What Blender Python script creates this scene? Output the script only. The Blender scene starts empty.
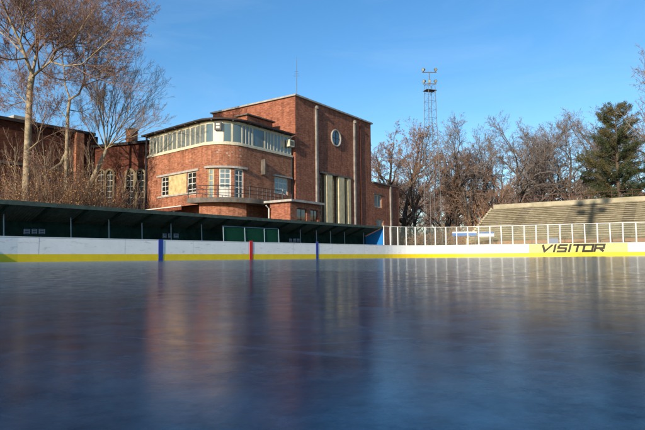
import bpy, math, random
from mathutils import Vector, Matrix, noise
random.seed(7)
R = math.radians
scn = bpy.context.scene
COL = scn.collection
F = 562.0; CAMZ = 0.065
PITCH = math.atan(43.0/F)
CR = Matrix.Rotation(R(90)+PITCH, 3, 'X') @ Matrix.Rotation(-0.0087, 3, 'Z')
CAM = Vector((0, 0, CAMZ))

# ------------------------------------------------------------------ helpers
def ray(px, py):
    return CR @ Vector(((px-322.5)/F, -(py-215.0)/F, -1.0))
def at(px, py, Y):
    d = ray(px, py); return CAM + d*(Y/d.y)
def gx(px, Y):                       # x of a ground point seen at column px, distance Y
    return at(px, 257, Y).x
def hit(A, d, px, py):               # ray against the vertical plane through A along d -> (distance along, height)
    r = ray(px, py); n = (-d[1], d[0])
    k = (n[0]*(A[0]-CAM.x)+n[1]*(A[1]-CAM.y))/(n[0]*r.x+n[1]*r.y)
    p = CAM + r*k
    return (p.x-A[0])*d[0]+(p.y-A[1])*d[1], p.z

class MB:
    def __init__(s): s.v=[]; s.f=[]; s.mi=[]; s.cur=0
    def quad(s, *p):
        n=len(s.v); s.v += [tuple(q) for q in p]; s.f.append(tuple(range(n, n+len(p)))); s.mi.append(s.cur)
    def box(s, M, a0, a1, b0, b1, z0, z1, step=None):
        n = 1 if not step else max(1, int(math.ceil(abs(a1-a0)/step)))
        cuts=[a0+(a1-a0)*i/n for i in range(n+1)]
        for i in range(n):
            x0,x1=cuts[i],cuts[i+1]
            P=lambda a,b,z: M(a,b,z)
            s.quad(P(x0,b0,z0),P(x1,b0,z0),P(x1,b0,z1),P(x0,b0,z1))
            s.quad(P(x1,b1,z0),P(x0,b1,z0),P(x0,b1,z1),P(x1,b1,z1))
            s.quad(P(x0,b0,z1),P(x1,b0,z1),P(x1,b1,z1),P(x0,b1,z1))
            s.quad(P(x0,b1,z0),P(x1,b1,z0),P(x1,b0,z0),P(x0,b0,z0))
        s.quad(M(a0,b1,z0),M(a0,b0,z0),M(a0,b0,z1),M(a0,b1,z1))
        s.quad(M(a1,b0,z0),M(a1,b1,z0),M(a1,b1,z1),M(a1,b0,z1))
    def tube(s, pts, rads, n=6, cap=True):
        pts=[Vector(p) for p in pts]
        if not isinstance(rads,(list,tuple)): rads=[rads]*len(pts)
        base=len(s.v); up=None
        for i,p in enumerate(pts):
            if i==0: t=pts[1]-p
            elif i==len(pts)-1: t=p-pts[i-1]
            else: t=pts[i+1]-pts[i-1]
            t.normalize()
            if up is None: up = Vector((0,0,1)) if abs(t.z)<.9 else Vector((1,0,0))
            u=up-t*up.dot(t)
            if u.length<1e-4: u=t.orthogonal()
            u.normalize(); w=t.cross(u); up=u
            for k in range(n):
                a=2*math.pi*k/n; s.v.append(tuple(p+(u*math.cos(a)+w*math.sin(a))*rads[i]))
        for i in range(len(pts)-1):
            for k in range(n):
                a=base+i*n+k; b=base+i*n+(k+1)%n
                s.f.append((a,b,b+n,a+n)); s.mi.append(s.cur)
        if cap:
            s.f.append(tuple(base+k for k in range(n))[::-1]); s.mi.append(s.cur)
            e=base+(len(pts)-1)*n
            s.f.append(tuple(e+k for k in range(n))); s.mi.append(s.cur)
    def cone(s, p, q, r):
        t=(q-p); u=t.orthogonal().normalized()*r; w=t.normalized().cross(u)
        n=len(s.v); s.v += [tuple(p+u), tuple(p-u*.5+w*.87), tuple(p-u*.5-w*.87), tuple(q)]
        s.f += [(n,n+1,n+3),(n+1,n+2,n+3),(n+2,n,n+3)]; s.mi += [s.cur]*3
    def build(s, name, mats, parent=None, smooth=False, origin=None):
        me=bpy.data.meshes.new(name)
        o0 = Vector(origin) if origin is not None else Vector((0,0,0))
        if parent is not None: o0 = Vector(parent['org']) if 'org' in parent else o0
        vv=[(v[0]-o0.x, v[1]-o0.y, v[2]-o0.z) for v in s.v]
        me.from_pydata(vv, [], s.f)
        if not isinstance(mats,(list,tuple)): mats=[mats]
        for m in mats: me.materials.append(m)
        if len(mats)>1: me.polygons.foreach_set('material_index', s.mi)
        if len(s.f) < 60000:
            uv=me.uv_layers.new(name='UVMap').data
            for p in me.polygons:
                nn=p.normal
                for li in p.loop_indices:
                    c=s.v[me.loops[li].vertex_index]
                    if abs(nn.z)<.7:
                        l=math.hypot(nn.x,nn.y) or 1
                        uv[li].uv=((-nn.y*c[0]+nn.x*c[1])/l, c[2])
                    else: uv[li].uv=(c[0],c[1])
        if smooth: me.polygons.foreach_set('use_smooth',[True]*len(me.polygons))
        me.update()
        o=bpy.data.objects.new(name, me); COL.objects.link(o)
        if parent is not None: o.parent=parent
        else: o.location=o0
        return o
def root(name, loc, label, cat, group=None):
    o=bpy.data.objects.new(name,None); COL.objects.link(o); o.location=loc
    o.empty_display_size=.3
    o['label']=label; o['category']=cat; o['org']=list(loc)
    if group: o['group']=group
    return o
def tag(o,label,cat,group=None,kind=None):
    if label: o['label']=label
    if cat: o['category']=cat
    if group: o['group']=group
    if kind: o['kind']=kind
    return o
def frame(A, d):                     # b positive = away to the left of d
    e=(-d[1],d[0])
    return lambda a,b,z: Vector((A[0]+d[0]*a+e[0]*b, A[1]+d[1]*a+e[1]*b, z))
def world(x,y,z): return Vector((x,y,z))
class Path:                          # plan polyline; b positive to the LEFT of the direction of travel
    def __init__(s, pts):
        s.p=[Vector((x,y)) for x,y in pts]; s.s=[0]
        for i in range(1,len(s.p)): s.s.append(s.s[-1]+(s.p[i]-s.p[i-1]).length)
        s.L=s.s[-1]; s.n=[]
        for i in range(len(s.p)):
            a=s.p[max(0,i-1)]; b=s.p[min(len(s.p)-1,i+1)]
            t=(b-a).normalized(); s.n.append(Vector((-t.y,t.x)))
    def __call__(s,a,b,z):
        i=0
        while i<len(s.p)-2 and a>s.s[i+1]: i+=1
        k=(a-s.s[i])/(s.s[i+1]-s.s[i]); kk=min(1,max(0,k))
        p=s.p[i].lerp(s.p[i+1],k) if 0<=k<=1 else s.p[i]+(s.p[i+1]-s.p[i])*k
        n=(s.n[i].lerp(s.n[i+1],kk)).normalized()
        return Vector((p.x+n.x*b,p.y+n.y*b,z))
    def hit(s,px,py):
        best=None
        for i in range(len(s.p)-1):
            d=(s.p[i+1]-s.p[i]).normalized(); a,z=hit(s.p[i],d,px,py)
            l=s.s[i+1]-s.s[i]
            if -1e-3<=a<=l+1e-3:
                y=s.p[i].y+d.y*a
                if y>0 and (best is None or y<best[0]): best=(y,s.s[i]+a,z)
        if best is None:
            i=0 if px<300 else len(s.p)-2
            d=(s.p[i+1]-s.p[i]).normalized(); a,z=hit(s.p[i],d,px,py); return s.s[i]+a,z
        return best[1],best[2]
def fillet(P0, d0, P1, d1, X, Lt, n=14):
    """points from P0 towards corner X, arc, then to P1"""
    X=Vector(X); a=X-Vector(d0)*Lt; b=X+Vector(d1)*Lt
    out=[P0]
    turn=math.atan2(d0[0]*d1[1]-d0[1]*d1[0], d0[0]*d1[0]+d0[1]*d1[1])
    r=Lt/math.tan(abs(turn)/2); sg=1 if turn>0 else -1
    c=a+Vector((-d0[1],d0[0]))*r*sg
    v=a-c
    for i in range(n+1):
        t=turn*i/n
        out.append((c.x+v.x*math.cos(t)-v.y*math.sin(t), c.y+v.x*math.sin(t)+v.y*math.cos(t)))
    out.append(P1); return out
def wall(mb, M, a0,a1,z0,z1, openings, depth=.28, step=None):
    """front skin at b=0 with real openings and reveals, b positive inwards"""
    A=sorted(set([a0,a1]+[v for o in openings for v in o[:2]])); Z=sorted(set([z0,z1]+[v for o in openings for v in o[2:4]]))
    if step:
        B=[]
        for i in range(len(A)-1):
            n=max(1,int(math.ceil((A[i+1]-A[i])/step)))
            B+=[A[i]+(A[i+1]-A[i])*k/n for k in range(n)]
        A=B+[A[-1]]
    for i in range(len(A)-1):
        for j in range(len(Z)-1):
            ca=(A[i]+A[i+1])/2; cz=(Z[j]+Z[j+1])/2
            if any(o[0]<ca<o[1] and o[2]<cz<o[3] for o in openings): continue
            mb.quad(M(A[i],0,Z[j]),M(A[i+1],0,Z[j]),M(A[i+1],0,Z[j+1]),M(A[i],0,Z[j+1]))
    for o in openings:
        x0,x1,y0,y1=o[:4]
        n=1 if not step else max(1,int(math.ceil((x1-x0)/step)))
        mb.quad(M(x0,0,y0),M(x0,0,y1),M(x0,depth,y1),M(x0,depth,y0))
        mb.quad(M(x1,0,y1),M(x1,0,y0),M(x1,depth,y0),M(x1,depth,y1))
        for k in range(n):
            u=x0+(x1-x0)*k/n; w=x0+(x1-x0)*(k+1)/n
            mb.quad(M(u,0,y0),M(u,depth,y0),M(w,depth,y0),M(w,0,y0))
            mb.quad(M(u,0,y1),M(w,0,y1),M(w,depth,y1),M(u,depth,y1))
            mb.quad(M(u,depth+.25,y0),M(w,depth+.25,y0),M(w,depth+.25,y1),M(u,depth+.25,y1))
def window(parent, M, x0,x1,y0,y1, fm, gm, cols=1, rows=1, fw=.07, b=.1, step=None, mw=.04, panel=None, nm='window'):
    f=MB()
    f.box(M,x0,x1,b,b+.07,y0,y0+fw,step); f.box(M,x0,x1,b,b+.07,y1-fw,y1,step)
    f.box(M,x0,x0+fw,b,b+.07,y0+fw,y1-fw); f.box(M,x1-fw,x1,b,b+.07,y0+fw,y1-fw)
    for c in range(1,cols):
        x=x0+(x1-x0)*c/cols; f.box(M,x-mw/2,x+mw/2,b+.005,b+.065,y0+fw,y1-fw)
    for c in range(1,rows):
        z=y0+(y1-y0)*c/rows; f.box(M,x0+fw,x1-fw,b+.012,b+.058,z-mw/2,z+mw/2,step)
    w=f.build(nm,fm,parent)
    g=MB(); pz=y0+fw
    if panel:
        pz=y0+(y1-y0)*panel; q=MB(); q.box(M,x0+fw,x1-fw,b+.02,b+.05,y0+fw,pz,step); 
        pp=q.build('door_panel',fm,parent); 
    g.box(M,x0+fw,x1-fw,b+.03,b+.04,pz,y1-fw,step)
    g2=g.build('pane',gm,w); 
    g2.data.transform(Matrix.Translation(Vector((0,0,0))))
    return w

# fix for sub-parts: origin of the thing is carried down
_old=MB.build
def _build(s,name,mats,parent=None,smooth=False,origin=None):
    o=_old(s,name,mats,parent,smooth,origin)
    if parent is not None and 'org' in parent: o['org']=list(parent['org'])
    return o
MB.build=_build

# ------------------------------------------------------------------ materials
def mat(name, col, rough=.8, spec=.3, metal=0.0, var=.0, vscale=1.5, bump=0, bscale=20, col2=None, detail=6, grime=0):
    m=bpy.data.materials.new(name); m.use_nodes=True; nt=m.node_tree; N=nt.nodes; L=nt.links
    p=N['Principled BSDF']; p.inputs['Roughness'].default_value=rough; p.inputs['Metallic'].default_value=metal
    p.inputs['Specular IOR Level'].default_value=spec
    p.inputs['Base Color'].default_value=(*col,1)
    tc=N.new('ShaderNodeTexCoord')
    if col2 or var:
        nz=N.new('ShaderNodeTexNoise'); nz.inputs['Scale'].default_value=vscale; nz.inputs['Detail'].default_value=detail; nz.inputs['Roughness'].default_value=.65
        L.new(tc.outputs['Object'],nz.inputs['Vector'])
        rp=N.new('ShaderNodeValToRGB'); rp.color_ramp.elements[0].position=.35; rp.color_ramp.elements[1].position=.65
        c2=col2 or tuple(c*(1-var) for c in col)
        rp.color_ramp.elements[0].color=(*c2,1); rp.color_ramp.elements[1].color=(*col,1)
        L.new(nz.outputs['Fac'],rp.inputs['Fac']); L.new(rp.outputs['Color'],p.inputs['Base Color'])
    if bump:
        nb=N.new('ShaderNodeTexNoise'); nb.inputs['Scale'].default_value=bscale; nb.inputs['Detail'].default_value=5
        L.new(tc.outputs['Object'],nb.inputs['Vector'])
        bp=N.new('ShaderNodeBump'); bp.inputs['Strength'].default_value=bump; bp.inputs['Distance'].default_value=.02
        L.new(nb.outputs['Fac'],bp.inputs['Height']); L.new(bp.outputs['Normal'],p.inputs['Normal'])
    return m
def brick(name, c1, c2, mortar, stain=.5, patch=None):
    m=bpy.data.materials.new(name); m.use_nodes=True; nt=m.node_tree; N=nt.nodes; L=nt.links
    p=N['Principled BSDF']; p.inputs['Roughness'].default_value=.9; p.inputs['Specular IOR Level'].default_value=.15
    uv=N.new('ShaderNodeUVMap')
    b=N.new('ShaderNodeTexBrick'); b.inputs['Scale'].default_value=1; b.inputs['Brick Width'].default_value=.26; b.inputs['Row Height'].default_value=.078
    b.inputs['Mortar Size'].default_value=.006; b.inputs['Mortar Smooth'].default_value=.3; b.inputs['Bias'].default_value=-.1
    b.inputs['Color1'].default_value=(*c1,1); b.inputs['Color2'].default_value=(*c2,1); b.inputs['Mortar'].default_value=(*mortar,1)
    L.new(uv.outputs['UV'],b.inputs['Vector'])
    mp=N.new('ShaderNodeMapping'); mp.inputs['Scale'].default_value=(.8,1.1,1)
    L.new(uv.outputs['UV'],mp.inputs['Vector'])
    nz=N.new('ShaderNodeTexNoise'); nz.inputs['Scale'].default_value=.9; nz.inputs['Detail'].default_value=9; nz.inputs['Roughness'].default_value=.7
    L.new(mp.outputs['Vector'],nz.inputs['Vector'])
    rp=N.new('ShaderNodeValToRGB'); rp.color_ramp.elements[0].position=.3; rp.color_ramp.elements[1].position=.68
    rp.color_ramp.elements[0].color=(1-stain,1-stain,1-stain,1); rp.color_ramp.elements[1].color=(1.15,1.12,1.1,1)
    L.new(nz.outputs['Fac'],rp.inputs['Fac'])
    mx=N.new('ShaderNodeMix'); mx.data_type='RGBA'; mx.blend_type='MULTIPLY'; mx.inputs['Factor'].default_value=1
    L.new(b.outputs['Color'],mx.inputs['A']); L.new(rp.outputs['Color'],mx.inputs['B'])
    out=mx.outputs['Result']
    # horizontal course banding
    n2=N.new('ShaderNodeTexNoise'); n2.inputs['Scale'].default_value=1; n2.inputs['Detail'].default_value=6
    m2=N.new('ShaderNodeMapping'); m2.inputs['Scale'].default_value=(2.2,7.5,1); L.new(uv.outputs['UV'],m2.inputs['Vector']); L.new(m2.outputs['Vector'],n2.inputs['Vector'])
    r2=N.new('ShaderNodeValToRGB'); r2.color_ramp.elements[0].position=.35; r2.color_ramp.elements[1].position=.6
    r2.color_ramp.elements[0].color=(.66,.62,.60,1); r2.color_ramp.elements[1].color=(1.05,1.05,1.05,1)
    L.new(n2.outputs['Fac'],r2.inputs['Fac'])
    mx2=N.new('ShaderNodeMix'); mx2.data_type='RGBA'; mx2.blend_type='MULTIPLY'; mx2.inputs['Factor'].default_value=.8
    L.new(out,mx2.inputs['A']); L.new(r2.outputs['Color'],mx2.inputs['B']); out=mx2.outputs['Result']
    if patch:
        n3=N.new('ShaderNodeTexNoise'); n3.inputs['Scale'].default_value=1.3; n3.inputs['Detail'].default_value=8; n3.inputs['Roughness'].default_value=.75
        m3=N.new('ShaderNodeMapping'); m3.inputs['Scale'].default_value=(.5,1.6,1); m3.inputs['Location'].default_value=(7.3,2.1,0); L.new(uv.outputs['UV'],m3.inputs['Vector']); L.new(m3.outputs['Vector'],n3.inputs['Vector'])
        r3=N.new('ShaderNodeValToRGB'); r3.color_ramp.elements[0].position=.58; r3.color_ramp.elements[1].position=.66
        r3.color_ramp.elements[0].color=(0,0,0,1); r3.color_ramp.elements[1].color=(.75,.75,.75,1)
        L.new(n3.outputs['Fac'],r3.inputs['Fac'])
        mx3=N.new('ShaderNodeMix'); mx3.data_type='RGBA'; L.new(r3.outputs['Color'],mx3.inputs['Factor']); L.new(out,mx3.inputs['A']); mx3.inputs['B'].default_value=(*patch,1); out=mx3.outputs['Result']
    n4=N.new('ShaderNodeTexNoise'); n4.inputs['Scale'].default_value=1; n4.inputs['Detail'].default_value=6; n4.inputs['Roughness'].default_value=.7
    m4=N.new('ShaderNodeMapping'); m4.inputs['Scale'].default_value=(2.6,.22,1); L.new(uv.outputs['UV'],m4.inputs['Vector']); L.new(m4.outputs['Vector'],n4.inputs['Vector'])
    r4=N.new('ShaderNodeValToRGB'); r4.color_ramp.elements[0].position=.36; r4.color_ramp.elements[1].position=.56
    r4.color_ramp.elements[0].color=(.58,.54,.52,1); r4.color_ramp.elements[1].color=(1,1,1,1); L.new(n4.outputs['Fac'],r4.inputs['Fac'])
    mx4=N.new('ShaderNodeMix'); mx4.data_type='RGBA'; mx4.blend_type='MULTIPLY'; mx4.inputs['Factor'].default_value=.75
    L.new(out,mx4.inputs['A']); L.new(r4.outputs['Color'],mx4.inputs['B']); out=mx4.outputs['Result']
    L.new(out,p.inputs['Base Color'])
    bp=N.new('ShaderNodeBump'); bp.inputs['Strength'].default_value=.35; bp.inputs['Distance'].default_value=.012; bp.invert=True
    L.new(b.outputs['Fac'],bp.inputs['Height']); L.new(bp.outputs['Normal'],p.inputs['Normal'])
    return m
M={}
M['brick']=brick('hall_brick',(.42,.155,.088),(.24,.080,.05),(.32,.23,.18),.36)
M['brick_wing']=brick('wing_brick',(.47,.19,.105),(.28,.098,.056),(.42,.31,.23),.42,(.40,.25,.17))
M['brick_old']=brick('old_brick',(.17,.055,.034),(.09,.032,.024),(.13,.09,.07),.65,(.30,.17,.11))
M['cream']=mat('cream_paint',(.62,.57,.42),.7,.3,var=.25,vscale=3)
M['creamstone']=mat('cream_stone',(.66,.56,.34),.85,.2,var=.3,vscale=2)
M['oldstone']=mat('dirty_stone',(.25,.20,.125),.9,.1,var=.6,vscale=2.5)
M['plaster']=mat('yellowed_plaster',(.60,.47,.24),.9,.1,var=.4,vscale=2.5)
M['white']=mat('white_paint',(.66,.63,.55),.6,.3,var=.15,vscale=4)
M['concrete']=mat('grey_concrete',(.42,.40,.36),.85,.2,var=.35,vscale=2,bump=.3)
M['dark_conc']=mat('stained_concrete',(.17,.15,.13),.9,.1,var=.5,vscale=1.5)
M['roof']=mat('tar_roof',(.06,.05,.05),.9,.1,var=.3)
M['pilaster']=mat('grey_render',(.30,.27,.24),.85,.2,var=.5,vscale=1.2)
M['darkmetal']=mat('dark_metal',(.03,.03,.035),.5,.4)
M['steel']=mat('galvanised_steel',(.13,.14,.15),.6,.3,.2,var=.3)
M['rust']=mat('rusty_sheet',(.20,.06,.035),.8,.2,var=.5,vscale=3)
def glassmat(name,col,rough=.05,wav=.0):
    m=mat(name,col,rough,.6); nt=m.node_tree; N=nt.nodes; L=nt.links; p=N['Principled BSDF']
    p.inputs['IOR'].default_value=1.55; p.inputs['Coat Weight'].default_value=.3
    tc=N.new('ShaderNodeTexCoord'); nb=N.new('ShaderNodeTexNoise'); nb.inputs['Scale'].default_value=.8; L.new(tc.outputs['Object'],nb.inputs['Vector'])
    bp=N.new('ShaderNodeBump'); bp.inputs['Strength'].default_value=.25; bp.inputs['Distance'].default_value=.05; L.new(nb.outputs['Fac'],bp.inputs['Height']); L.new(bp.outputs['Normal'],p.inputs['Normal'])
    return m
M['glass']=glassmat('window_glass',(.10,.145,.15))
M['glassmid']=glassmat('grey_window_glass',(.15,.17,.155),.12)  # grey base stands in for reflections in the veranda panes
M['glassdark']=glassmat('dark_window_glass',(.018,.022,.022))
M['glasspale']=glassmat('pale_window_glass',(.13,.17,.18),.2)  # paler, rougher glass for some wing, annex and door panes
M['board']=mat('board_white_plastic',(.80,.80,.79),.35,.5,var=.08,vscale=1.2)
def scuff(m,sc,thr,col):
    nt=m.node_tree; N=nt.nodes; L=nt.links; p=N['Principled BSDF']; src=p.inputs['Base Color'].links[0].from_socket
    tc=N.new('ShaderNodeTexCoord'); mp=N.new('ShaderNodeMapping'); mp.inputs['Scale'].default_value=sc; L.new(tc.outputs['UV'],mp.inputs['Vector'])
    n=N.new('ShaderNodeTexNoise'); n.inputs['Scale'].default_value=1; n.inputs['Detail'].default_value=8; n.inputs['Roughness'].default_value=.7; L.new(mp.outputs['Vector'],n.inputs['Vector'])
    r=N.new('ShaderNodeValToRGB'); r.color_ramp.elements[0].position=thr; r.color_ramp.elements[1].position=thr+.08; r.color_ramp.elements[0].color=(0,0,0,1); r.color_ramp.elements[1].color=(.55,.55,.55,1); L.new(n.outputs['Fac'],r.inputs['Fac'])
    x=N.new('ShaderNodeMix'); x.data_type='RGBA'; L.new(r.outputs['Color'],x.inputs['Factor']); L.new(src,x.inputs['A']); x.inputs['B'].default_value=(*col,1); L.new(x.outputs['Result'],p.inputs['Base Color'])
scuff(M['board'],(1.3,4.5,1),.57,(.38,.37,.35))
M['kick']=mat('board_yellow_plastic',(.80,.58,.01),.4,.4,var=.12,vscale=2)
M['adyellow']=mat('banner_yellow',(.88,.66,.18),.5,.3)
M['blueline']=mat('blue_plastic',(.010,.030,.25),.4,.4)
M['redline']=mat('red_plastic',(.50,.012,.02),.4,.4)
M['ink']=mat('black_ink',(.02,.018,.015),.5,.3)
M['emblem']=mat('emblem_grey',(.40,.34,.22),.5,.3)
M['seam']=mat('seam_dark',(.25,.25,.26),.7,.1)
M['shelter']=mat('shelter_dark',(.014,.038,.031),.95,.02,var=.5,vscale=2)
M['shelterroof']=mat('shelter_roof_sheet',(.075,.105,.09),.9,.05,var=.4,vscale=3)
M['tealpost']=mat('post_blue_grey',(.16,.24,.30),.5,.4)
M['bluepanel']=mat('blue_panel_paint',(.01,.17,.50),.5,.3,var=.15)
M['sticker']=mat('notice_grey',(.20,.23,.29),.6,.2)
M['postwhite']=mat('post_white',(.85,.84,.80),.4,.4)
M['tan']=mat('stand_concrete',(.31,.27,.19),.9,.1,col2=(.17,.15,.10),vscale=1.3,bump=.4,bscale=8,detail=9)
M['riser']=mat('dark_riser',(.17,.15,.105),.95,.1,col2=(.08,.07,.048),vscale=1.8,detail=10)  # darker than the treads to set off the rows
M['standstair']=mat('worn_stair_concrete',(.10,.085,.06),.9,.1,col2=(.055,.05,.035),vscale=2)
M['parapet']=mat('parapet_concrete',(.42,.38,.27),.9,.1,col2=(.28,.25,.17),vscale=.8)
M['redwall']=mat('red_base_wall',(.30,.13,.085),.85,.1,col2=(.20,.16,.11))
M['rail']=mat('rusty_rail',(.15,.06,.045),.7,.3,var=.3)
M['bluebench']=mat('bench_blue',(.05,.17,.45),.5,.3)
M['ground']=mat('winter_ground',(.16,.12,.06),.95,.05,col2=(.09,.075,.04),vscale=.4,bump=.5,bscale=5,detail=9)
M['apron']=mat('apron_concrete',(.26,.25,.23),.9,.1,var=.3,vscale=.8)
M['bark']=mat('bark_tan',(.40,.33,.22),.9,.1,col2=(.15,.12,.08),vscale=3,bump=.5,bscale=12)
M['barkdark']=mat('bark_brown',(.13,.10,.075),.9,.1,col2=(.07,.055,.045),vscale=2,bump=.4,bscale=12)
M['twig']=mat('twig_brown',(.27,.175,.13),.9,.1,var=.4,vscale=.6)
M['twigpale']=mat('twig_pale',(.32,.24,.18),.9,.1,var=.35,vscale=.6)
M['twiggrey']=mat('twig_grey_brown',(.22,.185,.165),.9,.1,var=.4,vscale=.5)
M['leafrust']=mat('dry_leaf_rust',(.33,.16,.10),.85,.1,col2=(.22,.11,.07),vscale=.8)
M['leafbrown']=mat('dry_leaf_brown',(.32,.20,.13),.85,.1,col2=(.20,.13,.085),vscale=.5)
M['leafgold']=mat('dry_leaf_gold',(.44,.25,.10),.85,.1,col2=(.24,.12,.05),vscale=.9)
M['needle']=mat('needle_green',(.075,.090,.038),.8,.15,col2=(.035,.050,.024),vscale=.7)
M['needlebrown']=mat('needle_tan',(.16,.12,.05),.85,.1,col2=(.09,.075,.035),vscale=.8)
M['lamp']=mat('lamp_face',(.32,.34,.28),.15,.7)
def alpha_mat(name,col,a,rough,gloss):
    m=bpy.data.materials.new(name); m.use_nodes=True; nt=m.node_tree; N=nt.nodes; L=nt.links; N.remove(N['Principled BSDF'])
    t=N.new('ShaderNodeBsdfTransparent'); t.inputs[0].default_value=(.95,.97,.97,1)
    d=N.new('ShaderNodeBsdfDiffuse'); d.inputs[0].default_value=(*col,1); g=N.new('ShaderNodeBsdfGlossy'); g.inputs['Roughness'].default_value=rough
    x=N.new('ShaderNodeMixShader'); x.inputs[0].default_value=a; L.new(t.outputs[0],x.inputs[1]); L.new(d.outputs[0],x.inputs[2])
    y=N.new('ShaderNodeMixShader'); y.inputs[0].default_value=gloss; L.new(x.outputs[0],y.inputs[1]); L.new(g.outputs[0],y.inputs[2])
    L.new(y.outputs[0],N['Material Output'].inputs[0]); return m
M['rinkglass']=alpha_mat('clear_screen',(.6,.65,.65),.012,.05,.03)
def net_mat():
    m=alpha_mat('green_net',(.02,.12,.07),.38,.5,.0); return m
M['net']=net_mat()
def ice_mat():
    m=bpy.data.materials.new('rink_ice'); m.use_nodes=True; nt=m.node_tree; N=nt.nodes; L=nt.links
    p=N['Principled BSDF']; p.inputs['IOR'].default_value=1.24; p.inputs['Specular IOR Level'].default_value=.5; p.inputs['Specular Tint'].default_value=(.36,.70,1,1)
    tc=N.new('ShaderNodeTexCoord')
    def nz(scale,detail=6,rough=.6,sc=(1,1,1),dist=0):
        mp=N.new('ShaderNodeMapping'); mp.inputs['Scale'].default_value=sc; L.new(tc.outputs['Object'],mp.inputs['Vector'])
        n=N.new('ShaderNodeTexNoise'); n.inputs['Scale'].default_value=scale; n.inputs['Detail'].default_value=detail; n.inputs['Roughness'].default_value=rough; n.inputs['Distortion'].default_value=dist
        L.new(mp.outputs['Vector'],n.inputs['Vector']); return n.outputs['Fac']
    def ramp(src,a,b,ca,cb):
        r=N.new('ShaderNodeValToRGB'); r.color_ramp.elements[0].position=a; r.color_ramp.elements[1].position=b
        r.color_ramp.elements[0].color=(*ca,1); r.color_ramp.elements[1].color=(*cb,1); L.new(src,r.inputs['Fac']); return r.outputs['Color']
    def mix(f,a,b):
        x=N.new('ShaderNodeMix'); x.data_type='RGBA'; L.new(f,x.inputs['Factor']); L.new(a,x.inputs['A'])
        if isinstance(b,tuple): x.inputs['B'].default_value=(*b,1)
        else: L.new(b,x.inputs['B'])
        return x.outputs['Result']
    base=ramp(nz(2.2,12,.75,dist=.8),.40,.62,(.015,.055,.088),(.072,.152,.205))
    g1=ramp(nz(20,14,.88),.50,.68,(0,0,0),(.7,.7,.7))
    c=mix(g1,base,(.18,.28,.34))
    # long faint skate scratches in two directions
    w=None
    for sc,an,am in (((1.2,46,1),.5,.28),((1.0,60,1),-.35,.22),((.8,38,1),1.3,.2)):
        mp=N.new('ShaderNodeMapping'); mp.inputs['Rotation'].default_value=(0,0,an); L.new(tc.outputs['Object'],mp.inputs['Vector'])
        m2=N.new('ShaderNodeMapping'); m2.inputs['Scale'].default_value=sc; L.new(mp.outputs['Vector'],m2.inputs['Vector'])
        n=N.new('ShaderNodeTexNoise'); n.inputs['Scale'].default_value=1.0; n.inputs['Detail'].default_value=3; L.new(m2.outputs['Vector'],n.inputs['Vector'])
        c=mix(ramp(n.outputs['Fac'],.62,.70,(0,0,0),(am,am,am)),c,(.30,.36,.40))
    L.new(c,p.inputs['Base Color'])
    rr=N.new('ShaderNodeMapRange'); rr.inputs['From Min'].default_value=.35; rr.inputs['From Max'].default_value=.65; rr.inputs['To Min'].default_value=.07; rr.inputs['To Max'].default_value=.24
    L.new(nz(16,13,.84,dist=.3),rr.inputs['Value']); L.new(rr.outputs['Result'],p.inputs['Roughness'])
    sp=N.new('ShaderNodeMapRange'); sp.inputs['From Min'].default_value=.40; sp.inputs['From Max'].default_value=.60; sp.inputs['To Min'].default_value=.56; sp.inputs['To Max'].default_value=.10
    L.new(nz(13,14,.88,sc=(1,1,1),dist=.2),sp.inputs['Value']); L.new(sp.outputs['Result'],p.inputs['Specular IOR Level'])
    b1=N.new('ShaderNodeBump'); b1.inputs['Strength'].default_value=.15; b1.inputs['Distance'].default_value=.0004; L.new(nz(160,4,.7),b1.inputs['Height'])
    b2=N.new('ShaderNodeBump'); b2.inputs['Strength'].default_value=.10; b2.inputs['Distance'].default_value=.0007; L.new(nz(55,9,.8),b2.inputs['Height']); L.new(b1.outputs['Normal'],b2.inputs['Normal'])
    L.new(b2.outputs['Normal'],p.inputs['Normal'])
    return m
M['ice']=ice_mat()

# ------------------------------------------------------------------ rink plan
BH=1.25
P0=Vector((-15.45,26.9)); D=Vector((.623,.782)).normalized(); NI=Vector((D.y,-D.x))   # NI: into the rink
E1=Vector((11.0,57.6)); ED=Vector((.943,-.333)).normalized()
def isect(A,d,B,e):
    det=d[0]*(-e[1])+e[0]*d[1]; dx=B[0]-A[0]; dy=B[1]-A[1]
    t=(dx*(-e[1])+e[0]*dy)/det; return Vector((A[0]+d[0]*t,A[1]+d[1]*t))
XC=isect(P0,D,E1,ED)
near_t=-13.2
XN=P0+D*near_t
# loop: near right -> near left corner -> left wall -> far corner -> end wall
nl=fillet(tuple(XN+NI*31), tuple(-NI), None, tuple(D), tuple(XN), 14.2)[:-1]  # unseen near corner drawn wide so its boards shade the left wall
fl=fillet(tuple(P0+D*10), tuple(D), tuple(XC+ED*33), tuple(ED), tuple(XC), 5.6)
rink_pts=[tuple(p) for p in nl]+[tuple(p) for p in fl]
RP=Path(rink_pts)
s_zero=min(range(len(RP.p)),key=lambda i:(RP.p[i]-Vector(fl[0])).length); s_zero=RP.s[s_zero]-10
# setting
g=MB(); g.quad((-900,-600,-.03),(900,-600,-.03),(900,1500,-.03),(-900,1500,-.03)); tag(g.build('ground',M['ground']),None,None,kind='structure')
g=MB(); ip=[RP(s,0,0) for s in [RP.L*i/120 for i in range(121)]]
g.quad(*[(p.x,p.y,0) for p in [RP(0,-.0,0)]+[Vector((*q,0)) for q in rink_pts[1:]]])
ice=g.build('ice',M['ice']); tag(ice,None,None,kind='structure')
g=MB(); g.box(RP,0,RP.L,.13,7.5,-.029,-.012,1.0); tag(g.build('path',M['apron']),None,None,kind='structure')

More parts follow.
